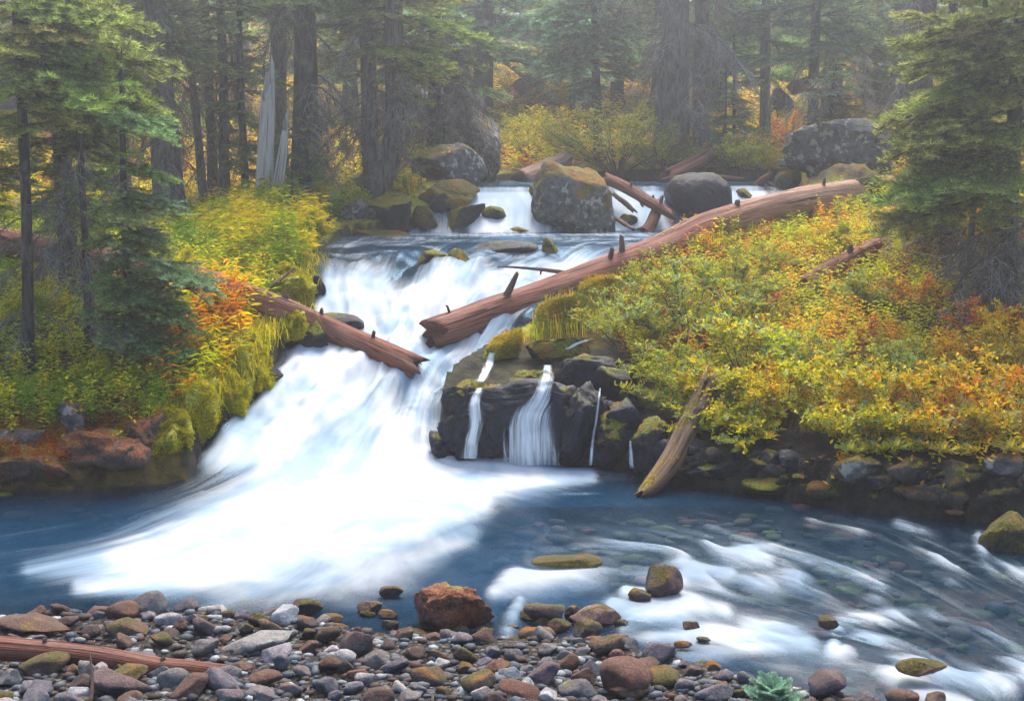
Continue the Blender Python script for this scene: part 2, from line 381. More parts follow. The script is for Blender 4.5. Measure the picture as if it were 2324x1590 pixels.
M_GROUND = mat_ground()
gravel = sstep(9.2, 8.2, GY)*(SD > -.6)
mossA = np.clip(sstep(1.6, .2, SD)*(GY > 10)*1.0 + .25*(GY > 10), 0, 1)
mossA = np.where((GX > 0) & (GY < 12.2), mossA*.25, mossA)
mossA = np.where((GX < -2.6) & (GY < 13), mossA*.35, mossA)
wet = np.clip(sstep(.02, -.08, SD), 0, 1)
rock_and_shade = sstep(-.9, -.6, GX)*sstep(1.6, 1.2, GX)*sstep(11.7, 11.9, GY)*sstep(14.0, 13.5, GY)
rock_and_shade = np.maximum(rock_and_shade, (SD < .05)*(GY > 11.3)*1.0)
rock_and_shade = np.maximum(rock_and_shade, (GX > .3)*sstep(.9, .4, SD)*(GY < 12)*(GY > 9))  # right bank strip darkened: shade under and between the shrubs put into the colour
GV = np.stack([GX, GY, GZ], -1).reshape(-1, 3)
ground = put('ground', mk_mesh('ground', GV, grid_faces(len(gy), len(gx)), M_GROUND, attrs=dict(moss=mossA.ravel(), gravel=gravel.ravel(), wet=wet.ravel(), rock_and_shade=rock_and_shade.ravel())),
             kind='structure', label='forest floor, banks and gravel bar along the stream')

# ================================================================== the water
def mat_water():
    N = NT('stream_water'); fl = N.attr('flow', 'Vector'); f = N.attr('foam'); dep = N.attr('depth')
    pos = N.n('NewGeometry').outputs['Position']
    s1 = N.noise(vscale(N, fl, (.55, 4.5, 0)), 1.0, 7, .62, dist=.5)
    s2 = N.noise(vscale(N, fl, (1.1, 17.0, 0)), 1.0, 4, .55, dist=.6)
    s = N.math('ADD', N.math('MULTIPLY', s1, .7), N.math('MULTIPLY', s2, .3))
    k = N.math('MULTIPLY', N.math('MULTIPLY', f, N.math('POWER', N.math('SUBTRACT', 1.0, f), 1.6)), 5.6)
    ff = N.math('ADD', f, N.math('MULTIPLY', k, N.math('MULTIPLY', N.math('SUBTRACT', s, .53), 1.3)))
    ff = N.math('ADD', ff, N.math('MULTIPLY', N.ramp(s, .48, .78), N.math('MULTIPLY', N.attr('wisp'), .34)), clamp=True)
    bmp = N.bump(s, .30, .05)
    b1 = N.noise(vscale(N, pos, (1.6, 1.1, 1.1)), 1.0, 4, .5, dist=.8); b2 = N.noise(vscale(N, fl, (.8, 2.2, 0)), 1.0, 4, .5, dist=.5)
    tone = N.ramp(N.math('ADD', N.math('MULTIPLY', b1, .6), N.math('MULTIPLY', b2, .4)), .40, .58)
    fcol = N.mix(tone, (0.25, 0.35, 0.45), (0.485, 0.53, 0.565))
    foam = N.pbr(fcol, .6, .1, N.bump(s1, .05, .06))
    op = N.math('SUBTRACT', 1.0, N.math('EXPONENT', N.math('MULTIPLY', dep, -2.6)))
    deep = N.n('BsdfDiffuse', {'Color': (0.002, 0.026, 0.062, 1)}).outputs[0]
    tr = N.n('BsdfTransparent', {'Color': (0.74, 0.86, 0.95, 1)}).outputs[0]
    body = N.n('MixShader', {0: op, 1: tr, 2: deep}).outputs[0]
    gl = N.n('BsdfGlossy', {'Color': (0.42, 0.70, 1.0, 1), 'Roughness': .20, 'Normal': bmp}).outputs[0]
    fr = N.math('MULTIPLY', N.n('Fresnel', {'IOR': 1.33, 'Normal': bmp}).outputs[0], .45)
    w = N.n('MixShader', {0: fr, 1: body, 2: gl}).outputs[0]
    return N.done(N.n('MixShader', {0: ff, 1: w, 2: foam}).outputs[0])
M_WATER = mat_water()
# streamlines: (stream function value, picture points on the water)
def on_water(u, v):
    a, c = ray(u, v); d = np.arange(5.5, 24, .02); hit = np.where(H+c*d < water_z(a*d, d, False))[0]
    dd = d[hit[0]] if len(hit) else 24; return np.array([a*dd, dd])
SL = [(0., [(725,640),(740,720),(665,840),(565,950),(470,1045),(330,1105),(100,1165),(-200,1200)]),
      (1., [(850,620),(860,760),(760,900),(630,1040),(470,1125),(230,1215),(-80,1275)]),
      (2., [(1000,620),(950,760),(880,900),(760,1040),(620,1150),(400,1245),(100,1320),(-150,1360)]),
      (2.6, [(1060,620),(980,760),(910,900),(840,1040),(760,1160),(560,1285),(250,1370),(-50,1400)]),
      (3.2, [(1120,620),(1010,760),(940,900),(910,1040),(960,1160),(1060,1260),(1230,1340),(1500,1420),(1800,1500),(2200,1600)]),
      (4., [(1250,600),(1100,720),(1010,850),(965,1000),(1090,1080),(1350,1120),(1600,1190),(1900,1270),(2150,1380),(2400,1530)]),
      (5., [(1420,570),(1250,670),(1080,800),(1000,900),(1000,1036),(1300,1070),(1500,1100),(1800,1130),(2100,1200),(2350,1330)])]
sp, sv = [], []
for psi, pts in SL:
    w = np.array([on_water(*q) for q in pts]); w = curve(np.c_[w, w[:, 0]*0], 26)[:, :2]
    s = np.concatenate([[0], np.cumsum(np.linalg.norm(np.diff(w, axis=0), axis=1))])
    for a, b in zip(w, s): sp.append(a); sv.append((b, psi))
for x in np.linspace(-1.6, 3.6, 8):
    for y in (16.8, 18, 19, 20, 22): sp.append((x, y)); sv.append((15.8-y, 2.4+x*1.3))
flow_f = rbf(np.array(sp), np.array(sv), .05)

def polyd(U, Vv, pts):
    """distance in picture px to a polyline whose points carry a radius: returns min(dist/radius)"""
    best = np.full(U.shape, 1e9)
    for (x0, y0, r0), (x1, y1, r1) in zip(pts[:-1], pts[1:]):
        ex, ey = x1-x0, y1-y0; t = np.clip(((U-x0)*ex+(Vv-y0)*ey)/(ex*ex+ey*ey+1e-9), 0, 1)
        best = np.minimum(best, np.hypot(U-x0-t*ex, Vv-y0-t*ey)/(r0+(r1-r0)*t))
    return best
wy = lines((5.9, 8, .016), (8, 11.2, .024), (11.2, 16.4, .021), (16.4, 22.4, .045))
wt = np.linspace(-.60, .60, 640)
WX = wt[None]*wy[:, None]; WY = np.repeat(wy[:, None], len(wt), 1)
Wz = water_z(WX, WY)
FL = flow_f(WX, WY)
Wsd = sdist(WX, WY)
U_, V_ = proj(np.stack([WX, WY, Wz], -1))
# foam: where the water falls, and the trains of bubbles it carries off
casc = sstep(11.0, 12.3, WY + .40*np.clip(-WX-.6, 0, 2.2)) * (WY < 17.5)
def foamline(strength, pts, soft=1.0): return strength*np.exp(-np.clip(polyd(U_, V_, pts)-.35, 0, None)**2*1.3*soft)
F = np.zeros_like(WX)
rise = np.gradient(Wz, axis=0)/np.gradient(WY, axis=0)
F = np.maximum(F, np.clip(rise*2.6-.22, 0, 1)*(WY > 16.8)*np.clip(.72+.75*fbm2(WX*3.2, WY*.5, 4, 21.), .12, 1))
F = np.maximum(F, .6*np.exp(-((WY-18.15)/.35)**2)*np.clip(.7+.6*fbm2(WX*1.5, WY*3., 3, 31.), 0, 1))
F = np.maximum(F, sstep(640, 595, V_*0+0+0*U_)*0)
edge = 594 + 16*fbm2(U_/60., U_*0, 3) - .03*(U_-1000)
F = np.maximum(F, sstep(edge-30, edge+46, V_)*sstep(1095, 1030, V_)*(WY > 10.8)*sstep(-.02, -.16, Wsd))
F = np.maximum(F, foamline(1.0, [(800,1020,150),(730,1080,125),(600,1175,78),(430,1240,52),(250,1278,32),(70,1292,14)], .55))
F = np.maximum(F, foamline(.98, [(720,1140,112),(580,1240,66),(350,1306,34),(180,1326,14)], .6))
F = np.maximum(F, foamline(.95, [(840,1080,110),(1000,1085,62),(1170,1078,32),(1340,1076,12)], .6))
F = np.maximum(F, foamline(.88, [(780,1190,88),(930,1170,60),(1080,1130,32)], .6))
F = np.maximum(F, foamline(.55, [(500,1300,60),(700,1290,60),(900,1260,50),(1060,1210,30)]))
F *= np.where(V_ > 1100, .30+.70*sstep(-60, 480, U_), 1.0)
RF = [(.75,[(1120,1345,9),(1200,1305,24),(1300,1285,24),(1400,1262,20),(1540,1275,26)]),(.85,[(1500,1330,14),(1580,1300,20),(1650,1310,14)]),
 (.85,[(1390,1385,11),(1520,1398,15),(1640,1450,20),(1760,1500,18)]),(.8,[(1420,1350,8),(1560,1380,20),(1640,1390,12)]),(.85,[(1615,1228,14),(1680,1255,14),(1745,1264,12)]),
 (.6,[(1750,1250,8),(1850,1300,14),(1990,1330,14)]),(.55,[(1560,1318,10),(1700,1325,14),(1850,1308,10),(2000,1320,10)]),(.75,[(1850,1168,9),(1890,1165,12),(1950,1190,12)]),
 (.5,[(2040,1190,8),(2090,1225,12),(2130,1250,8)]),(.92,[(1888,1490,9),(1905,1415,10),(2040,1400,10),(2150,1412,14),(2240,1440,14),(2340,1530,12)]),
 (.9,[(1885,1495,10),(1960,1465,17),(2050,1480,14),(2150,1530,16),(2300,1560,12)]),(.6,[(2000,1510,10),(2080,1560,18),(2200,1590,16)]),
 (.5,[(1700,1430,20),(1830,1450,16)]),(.7,[(930,1475,6),(1050,1478,10),(1170,1490,10),(1300,1470,12)]),(.6,[(1180,1370,8),(1150,1430,10)]),
 (.75,[(2222,1215,6),(2232,1280,8),(2330,1312,8)]),(.7,[(1420,1430,8),(1540,1440,16),(1700,1510,20)]),(.6,[(1545,1490,8),(1640,1510,16),(1760,1560,14)]),(.6,[(2090,1215,8),(2170,1300,12)])]
fr_ = np.zeros_like(F)
for s_, pts in RF: fr_ = np.maximum(fr_, foamline(s_, pts, .30))
ridge = 1-np.abs(fbm2(FL[..., 0]*.75, FL[..., 1]*4.2+.5*fbm2(WX*1.2, WY*1.2, 2, 6.), 4, 12.))*1.9
fr_ = np.clip(fr_*np.clip(.12+.85*ridge, .03, 1.0), 0, .60)
F = np.maximum(F, fr_*(WY < 10.9))
Wz = Wz + .05*fr_*(WY < 10.9) + .012*fbm2(FL[..., 0]*1.4, FL[..., 1]*4, 3)*sstep(-.05, -.4, Wsd)*(WY < 11)
lump = .085*fbm2(WX*1.6, WY*1.3, 3, 5.)+.05*fbm2(FL[..., 1]*2.6, FL[..., 0]*.9, 3, 3.)
Wz = Wz + lump*sstep(11.6, 12.4, WY)*sstep(16.6, 15.6, WY)
dark = np.exp(-polyd(U_, V_, [(905,880,18),(908,930,22)])**2)*.45 + np.exp(-polyd(U_, V_, [(505,960,40),(480,1000,30)])**2)*.35
gap = sstep(.22, .62, fbm2(FL[..., 1]*2.3, FL[..., 0]*.9, 3, 41.))*sstep(12.3, 13.0, WY)*sstep(16.2, 15.4, WY)*.22 + .14*sstep(.3, .7, fbm2(FL[..., 1]*5., FL[..., 0]*1.2, 3, 47.))*sstep(12.0, 12.6, WY)*sstep(16.2, 15.4, WY)
F = np.clip(F-dark-gap, 0, 1)
ledge = sstep(15.6, 16.0, WY)*sstep(18.5, 18.1, WY)*np.clip(.62*(1-np.abs(fbm2(WX*1.1+.4*WY, WY*2.6, 4, 61.))*2.2), 0, 1)
F = np.maximum(F, ledge*.62)
# slow, clear water keeps out of the bubble trains
dep = np.clip(Wz-gz(WX, WY), 0, 2)
wisp = np.clip(.25*sstep(11, 9.5, WY) + .75*sstep(.2, 1.4, WX)*(WY < 10.6)*sstep(10.3, 9.3, WY) + .9*(WY > 15)*(WY < 18.4), 0, 1)
wisp *= sstep(0, -.3, Wsd)
wf = grid_faces(len(wy), len(wt))
vis = ((Wsd < .10) & (Wz > gz(WX, WY)-.12)).ravel()
wf = wf[vis[wf].all(1)]
used = np.unique(wf); remap = np.zeros(WX.size, int); remap[used] = np.arange(len(used)); wf = remap[wf]
WVt = np.stack([WX, WY, Wz], -1).reshape(-1, 3)[used]
flv = np.concatenate([FL.reshape(-1, 2), np.zeros((WX.size, 1))], 1)[used]
water = put('water', mk_mesh('water', WVt, wf, M_WATER, uv=flv, attrs=dict(foam=F.ravel()[used], depth=dep.ravel()[used], wisp=wisp.ravel()[used])),
            kind='structure', label='silky white mountain stream falling over ledges into a blue pool')
# ================================================================== rocks
_ico = {}
def ico(sub):
    if sub not in _ico:
        bm = bmesh.new(); bmesh.ops.create_icosphere(bm, subdivisions=sub, radius=1.0)
        _ico[sub] = (np.array([v.co[:] for v in bm.verts]), np.array([[v.index for v in f.verts] for f in bm.faces])); bm.free()
    return _ico[sub]
def rock_shape(seed, sub=4, cuts=8, rough=.10, boxy=.85, size=(1, 1, 1), fine=.35, lo=.5, hi=.85):
    g = np.random.default_rng(seed); V, F = ico(sub); V = V.copy()
    V = np.sign(V)*np.abs(V)**boxy; V /= np.abs(V).max(0)
    for k in range(cuts):
        n = g.normal(size=3); n /= np.linalg.norm(n); d = g.uniform(lo, hi)
        V -= np.outer(np.maximum(V@n-d, 0)*.94, n)
    V /= np.abs(V).max(0); V = V*np.asarray(size)
    s = float(np.mean(size)); N = V/(np.linalg.norm(V, axis=1)[:, None]+1e-9); q = V/s+seed*3.17
    V = V + N*(s*rough*(fbm(q*1.6, 3)+fine*fbm(q*5.5, 4)))[:, None]
    return V, F
M_WET = mat_rock('wet_basalt', (0.003, 0.004, 0.008), (0.016, 0.021, 0.036), (0.02, 0.012, 0.012), moss=.12, wet=.75, bump=.8)
M_WETM = mat_rock('wet_basalt_with_moss', (0.005, 0.006, 0.009), (0.028, 0.031, 0.038), (0.035, 0.02, 0.014), moss=.40, wet=.65, bump=.8, mosscol=((0.035, 0.045, 0.006), (0.20, 0.19, 0.02)))
M_BOULD = mat_rock('lichen_boulder', (0.035, 0.038, 0.04), (0.135, 0.137, 0.135), (0.075, 0.055, 0.045), moss=.20, lichen=.6, mosscol=((0.04,0.04,0.008),(0.17,0.13,0.02)), bump=.8)
M_BOULDM = mat_rock('boulder_with_moss', (0.04, 0.042, 0.042), (0.15, 0.15, 0.138), (0.08, 0.05, 0.03), moss=.36, mosscol=((0.05,0.045,0.008),(0.22,0.15,0.02)), lichen=.6, litter=.3, bump=.8)
M_MOSSY = mat_rock('moss_covered_rock', (0.03, 0.03, 0.02), (0.09, 0.08, 0.05), (0.12, 0.05, 0.02), moss=.86, bump=1.0, mosscol=((0.10, 0.115, 0.010), (0.46, 0.43, 0.035)))
M_MOSSD = mat_rock('dark_moss_rock', (0.02, 0.02, 0.016), (0.07, 0.065, 0.05), (0.10, 0.04, 0.02), moss=.46, bump=1.0, mosscol=((0.020, 0.025, 0.005), (0.14, 0.12, 0.016)))
M_LITTER = mat_rock('litter_covered_rock', (0.03, 0.025, 0.02), (0.10, 0.075, 0.06), (0.16, 0.05, 0.02), moss=.12, litter=1.0, bump=.9)
M_RED = mat_rock('red_brown_rock', (0.04, 0.018, 0.014), (0.13, 0.065, 0.05), (0.17, 0.055, 0.03), moss=.10, litter=.9, bump=.9)
M_STONE = mat_rock('cobble', (.42, .43, .46), (.95, .95, .95), (.75, .66, .62), moss=.02, litter=.22, tint=True, bump=.45, scale=1.3)
M_STONEM = mat_rock('cobble_with_moss', (.42, .43, .46), (.95, .95, .95), (.75, .62, .55), moss=.26, litter=.4, mosscol=((0.018,0.020,0.006),(0.085,0.070,0.012)), tint=True, bump=.5, scale=1.3)
M_STONEW = mat_rock('wet_stone', (.45, .45, .5), (1.0, 1.0, 1.0), (.85, .5, .42), moss=.26, litter=.12, mosscol=((0.018,0.020,0.006),(0.085,0.070,0.012)), tint=True, wet=.9, bump=.5, scale=1.3)
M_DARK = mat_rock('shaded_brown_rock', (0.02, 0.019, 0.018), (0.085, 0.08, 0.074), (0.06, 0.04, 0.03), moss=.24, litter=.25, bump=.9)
ROCK_BVH = []
def on_surface(u, v):
    a, c = ray(u, v); d = np.arange(5.0, 60, .03); g = gz(a*d, d)
    g = np.where(gsd(a*d, d) < 0, np.maximum(g, water_z(a*d, d, False)-.1), g)
    hit = np.where(H+c*d < g)[0]; return d[hit[0]] if len(hit) else 60.0
def rock(name, u, v, w, h, d, mat, label, seed, cat='boulder', deep=.9, sub=4, cuts=9, rough=.10, boxy=.8, rotz=0., tilt=(0, 0), group=None, fine=.35, lo=.5, color=None, anchor=True, push=0.0):
    """w, h: size in picture px at depth d (depth of the centre)"""
    sy = deep*(w+h)*mpp(d)/4
    if anchor:
        hit = on_surface(u, v+.36*h); d = min(max(hit+.30*sy+push, d-1.3), d+1.6)
    c = P(u, v, d); sx = w*mpp(d)/2; sz = h*mpp(d)/2; sy = deep*(sx+sz)/2
    V, F = rock_shape(seed, sub, cuts, rough, boxy, (sx, sy, sz), fine, lo)
    M = np.array(Euler((tilt[0], tilt[1], rotz)).to_matrix()); V = V@M.T
    base = c + np.array([0, 0, V[:, 2].min()]); V = V + c - base
    o = put(name, mk_mesh(name, V, F, mat), loc=base, label=label, cat=cat, group=group, color=color or (1, 1, 1))
    ROCK_BVH.append((V+base, F)); return o
# --- upper fall
rock('boulder', 1304, 462, 196, 190, 19.0, M_BOULDM, 'tall domed boulder with orange moss and grass splitting the upper fall', 3, sub=5, cuts=11, rough=.09, boxy=.75, lo=.6)
rock('boulder', 1584, 458, 150, 130, 19.3, M_WET, 'rounded blue-black wet boulder between the two right-hand upper falls', 8, sub=5, cuts=6, rough=.05, boxy=.72, lo=.7)
rock('boulder', 1090, 335, 125, 190, 22.4, M_BOULD, 'tall flat-faced grey boulder below the overhanging fir branches', 14, sub=5, cuts=9, boxy=.6, rough=.06)
rock('boulder', 1020, 385, 165, 130, 21.0, M_BOULD, 'sloping speckled grey boulder capped with yellow leaves left of the upper fall', 21, sub=5, cuts=10, rough=.07, tilt=(0, .5))
rock('boulder', 1000, 285, 240, 200, 23.2, M_BOULD, 'large dark grey rock wall half hidden behind curved trunks', 23, cuts=9, rough=.08)
rock('boulder', 1020, 448, 150, 80, 20.0, M_MOSSD, 'low ledge covered in orange and green moss beside the upper fall', 33, cuts=8, rough=.12, tilt=(0, .1))
rock('boulder', 890, 485, 115, 85, 18.7, M_WETM, 'dark angular boulder under the curved trunks with mossy foot', 41, cuts=10, rough=.08, tilt=(0, .2))
rock('boulder', 810, 475, 70, 60, 18.8, M_BOULD, 'pale blocky rock wedged in the dark hollow under the trunks', 44, cuts=10, boxy=.6, rough=.06)
rock('boulder', 845, 488, 30, 34, 18.3, M_BOULD, 'small pale pointed stone in the dark hollow under the trunks', 45, cuts=10, rough=.06)
rock('boulder', 845, 535, 190, 40, 18.1, M_MOSSD, 'low dark green mossy shelf at the upper pool edge', 52, cuts=8, rough=.12)
rock('boulder', 1050, 500, 130, 75, 18.9, M_WETM, 'sloping dark slab dividing the small left chute from the upper fall', 55, cuts=9, rough=.07, tilt=(0, -.55))
rock('boulder', 965, 500, 60, 66, 19.0, M_MOSSD, 'mossy block at the left edge of the upper chute', 57, cuts=7)
rock('boulder', 1250, 400, 120, 42, 21.2, M_MOSSD, 'low mossy rock with dry grass behind the domed boulder', 58, cuts=7)
rock('boulder', 1912, 348, 262, 138, 19.9, M_BOULD, 'broad overhanging lichen-crusted boulder with a small fir growing on top', 63, sub=5, cuts=12, rough=.17, boxy=.7, fine=.6, anchor=False)
rock('boulder', 1920, 420, 215, 90, 20.3, M_DARK, 'dark undercut rock with brown moss beneath the lichen-crusted boulder', 64, cuts=9, rough=.13)
rock('boulder', 1790, 415, 60, 60, 20.4, M_MOSSD, 'rounded green moss cushion at the right end of the upper falls', 66, cuts=5, rough=.08)
rock('boulder', 1985, 205, 110, 60, 27, M_BOULD, 'pale grey rock up the slope behind the small fir', 71, cuts=9, rough=.14)
rock('boulder', 1770, 230, 60, 80, 27, M_BOULD, 'grey rock beside the thin pale trunk on the slope', 72, cuts=9)
rock('boulder', 1585, 375, 50, 85, 21.6, M_BOULD, 'leaning slate-grey slab behind the dark wet boulder', 73, cuts=10, boxy=.6, tilt=(0, .4))
rock('boulder', 20, 215, 120, 95, 27, M_BOULD, 'pale grey boulder among yellow leaves at the left edge', 74, cuts=8)
rock('boulder', 1330, 215, 60, 70, 27, M_BOULD, 'small pale rock behind the slim central fir', 75, cuts=9)
# --- middle of the fall
rock('boulder', 985, 590, 85, 62, 16.2, M_WETM, 'mossy wet rock parting the water at the rim, left one', 81, cuts=9, rough=.10, tilt=(0, -.3))
rock('boulder', 1045, 596, 62, 70, 15.9, M_WETM, 'thin tilted mossy rock parting the water at the rim', 82, cuts=8, rough=.10, tilt=(0, -.7), deep=.7)
rock('boulder', 1246, 564, 40, 55, 16.8, M_WETM, 'small upright mossy knob in the rim water near the long log', 83, cuts=8, rough=.12)
rock('boulder', 1130, 566, 190, 40, 17.2, M_WET, 'low dark ledge with blue water sliding over it', 84, cuts=6, rough=.05)
rock('boulder', 755, 742, 145, 66, 14.4, M_WET, 'smooth dark hump in the fall behind the broken left log', 85, cuts=5, rough=.05)
rock('boulder', 720, 655, 40, 70, 14.9, M_WET, 'dark wet block at the left edge of the fall', 86, cuts=8)
rock('boulder', 622, 862, 58, 70, 13.0, M_WET, 'shiny dark wet rock below the green moss bank', 88, cuts=9, rough=.07)
rock('boulder', 690, 770, 110, 90, 13.8, M_WETM, 'dark mossy rocks under the broken left log', 89, cuts=9, rough=.11)
# --- left bank, edge of moss
for i, (u, v, w, h, d, s, m, lb) in enumerate([
 (665, 655, 90, 110, 14.6, 91, M_MOSSY, 'moss bank hanging over the water above the broken log'),
 (640, 745, 110, 80, 14.0, 92, M_MOSSY, 'bright green moss cushion directly under the broken log'),
 (572, 832, 92, 190, 12.9, 93, M_MOSSY, 'tall yellow-green moss buttress beside the main fall'),
 (520, 905, 120, 120, 12.35, 94, M_MOSSY, 'green moss mound at the waterline below the fireweed'),
 (447, 930, 85, 150, 12.1, 95, M_MOSSY, 'hanging moss buttress with golden top left of the pool'),
 (388, 985, 95, 140, 11.75, 96, M_MOSSY, 'bright moss drape above the dark pool edge'),
 (330, 985, 105, 100, 11.6, 97, M_LITTER, 'rust-coloured moss knob on the left bank'),
 (235, 1030, 240, 90, 11.55, 98, M_LITTER, 'broad ledge strewn with red-brown needles above the dark pool'),
 (60, 1050, 190, 85, 11.45, 99, M_LITTER, 'needle-strewn ledge at the left edge above the dark pool'),
 (165, 940, 75, 85, 12.0, 100, M_BOULD, 'grey pointed rock poking out of the left bank'),
 (40, 985, 120, 40, 11.9, 101, M_BOULD, 'flat grey slab in the left bank'),
 (175, 1000, 70, 45, 11.6, 102, M_BOULD, 'blocky dark grey stone under the needle litter')]):
    rock('mossy_rock' if m is not M_BOULD else 'boulder', u, v, w, h, d, m, lb, s, sub=5 if m is M_MOSSY else 4, cuts=9 if m is not M_BOULD else 10, rough=.22 if m is not M_BOULD else .08, boxy=.58, lo=.55, fine=.6, deep=1.15, push=.13 if m is M_MOSSY else 0.)
# --- right rock face with trickles
for i, (u, v, w, h, d, s, m, tl, lb) in enumerate([
 (1052, 965, 115, 190, 12.5, 111, M_WET, 0., 'jutting black corner block of the wet rock face beside the fall'),
 (1075, 905, 120, 90, 12.75, 112, M_WETM, .15, 'moss-topped block with fallen red needles on the wet rock face'),
 (1140, 975, 110, 160, 12.65, 113, M_WETM, 0., 'dark ribbed rock between the two trickling cascades'),
 (1195, 870, 130, 110, 13.0, 114, M_WETM, -.3, 'mossy ridge block above the trickling cascades'),
 (1225, 985, 140, 150, 12.75, 115, M_WET, 0., 'wet rock step behind the wide trickling cascade'),
 (1330, 950, 130, 220, 12.75, 116, M_WET, .1, 'blue-black cleft rock right of the wide trickle'),
 (1405, 990, 140, 160, 12.5, 117, M_WETM, 0., 'dark mossy rock in the shade below the willow'),
 (1320, 850, 170, 110, 13.3, 118, M_WET, .1, 'wet ledge feeding the trickling cascade'),
 (1250, 790, 180, 70, 13.7, 119, M_WETM, -.15, 'upper wet ledge under the mossy grass bank'),
 (1140, 790, 120, 70, 13.9, 120, M_MOSSY, -.5, 'sloping mossy ledge just below the end of the long log'),
 (1270, 715, 170, 75, 14.6, 121, M_MOSSY, -.35, 'orange and green mossy mound beneath the long log'),
 (1350, 670, 150, 60, 15.1, 122, M_MOSSY, -.3, 'grassy moss mound beside the long log'),
 (1480, 1010, 120, 130, 12.2, 123, M_WETM, 0., 'dark overhung bank rock behind the leaning mossy log')]):
    rock('wet_rock' if m is not M_MOSSY else 'mossy_rock', u, v, w, h, d, m, lb, s, cuts=14, rough=.13, boxy=.62, tilt=(0, tl), sub=5 if i < 7 else 4, fine=.6, lo=.42)
# --- right shore
for i, (u, v, w, h, d, s, m, lb) in enumerate([
 (1765, 1095, 165, 45, 10.95, 131, M_WETM, 'long flat blue-black rock at the right waterline'),
 (1880, 1110, 110, 40, 10.75, 132, M_MOSSD, 'low mossy stone with yellow leaves at the right waterline'),
 (1945, 1062, 95, 80, 10.8, 133, M_BOULDM, 'upright grey stone with moss cap under the yellow willow'),
 (2085, 1115, 190, 50, 10.45, 134, M_LITTER, 'broad leaf-strewn ledge at the right waterline'),
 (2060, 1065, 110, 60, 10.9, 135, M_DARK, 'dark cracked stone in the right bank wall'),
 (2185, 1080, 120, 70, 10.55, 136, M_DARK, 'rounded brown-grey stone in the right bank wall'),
 (2275, 1055, 95, 65, 10.3, 137, M_BOULD, 'pale cracked grey stone at the right edge of the bank'),
 (2270, 1120, 110, 55, 10.1, 138, M_DARK, 'mossy-footed stone at the right edge waterline'),
 (1640, 1068, 190, 50, 11.4, 139, M_WET, 'shadowed wet shelf beside the leaning mossy log'),
 (2000, 1085, 90, 40, 10.7, 140, M_DARK, 'small dark stone wedged in the right bank'),
 (2345, 1085, 90, 80, 10.0, 141, M_DARK, 'blocky grey stone cut by the right edge of the picture'),
 (2300, 1222, 150, 150, 9.2, 142, M_MOSSD, 'big mossy boulder with needles at the right edge of the riffle')]):
    rock('boulder', u, v, w, h, d, m, lb, s, cuts=11, rough=.09, boxy=.75, sub=5 if i == 11 else 4)
rock('rock_face', 1235, 965, 470, 215, 12.9, M_WET, 'broad blue-black wet rock face under the willow with trickles running down', 590, cat='rock face', sub=6, cuts=22, rough=.10, boxy=.5, fine=.9, lo=.62, deep=.45)
for u, v, w, h, d, sd, lb in [(1120, 490, 56, 46, 18.8, 181, 'dark wet rock showing through the left upper fall'), (1165, 528, 80, 26, 18.3, 182, 'low dark rock at the foot of the left upper fall'), (1008, 470, 70, 70, 19.3, 183, 'dark mossy shoulder at the left side of the upper fall'), (1425, 508, 46, 44, 18.9, 184, 'dark rock at the foot of the middle upper fall'), (1690, 448, 44, 40, 19.6, 185, 'dark rock showing through the far right upper fall'), (1215, 440, 50, 50, 19.6, 186, 'dark rock at the lip beside the domed boulder')]:
    rock('boulder', u, v, w, h, d, M_WETM, lb, sd, cuts=9, rough=.09, sub=4)
# --- smaller blocks that make up the wet face and line the right bank
rk = random.Random(9)
for i in range(16):
    u = rk.uniform(1010, 1490); v = rk.uniform(835 if u > 1120 else 900, 1045); w = rk.uniform(55, 120); h = rk.uniform(45, 95)
    rock('wet_rock', u, v, w, h, 12.7, rk.choice((M_WET, M_WET, M_WETM)), 'dark wet block of the rock face under the willow', 600+i, cuts=14, rough=.12, boxy=.6, tilt=(0, rk.uniform(-.3, .3)), sub=3, fine=.6, lo=.42, group='blocks of the wet rock face', deep=.8)
for i in range(46):
    u = rk.uniform(1500, 2340); v = np.interp(u, [1500, 1750, 2000, 2340], [1050, 1070, 1095, 1110])+rk.uniform(-42, 34); w = rk.uniform(45, 110); h = w*rk.uniform(.45, .8)
    rock('bank_stone', u, v, w, h, 10.8, rk.choice((M_WET, M_WETM, M_DARK, M_DARK)), 'dark stone lining the shaded right bank', 640+i, cat='stone', cuts=13, rough=.11, boxy=.7, tilt=(0, rk.uniform(-.3, .3)), sub=3, fine=.5, lo=.45, group='dark stones lining the right bank', deep=.9)
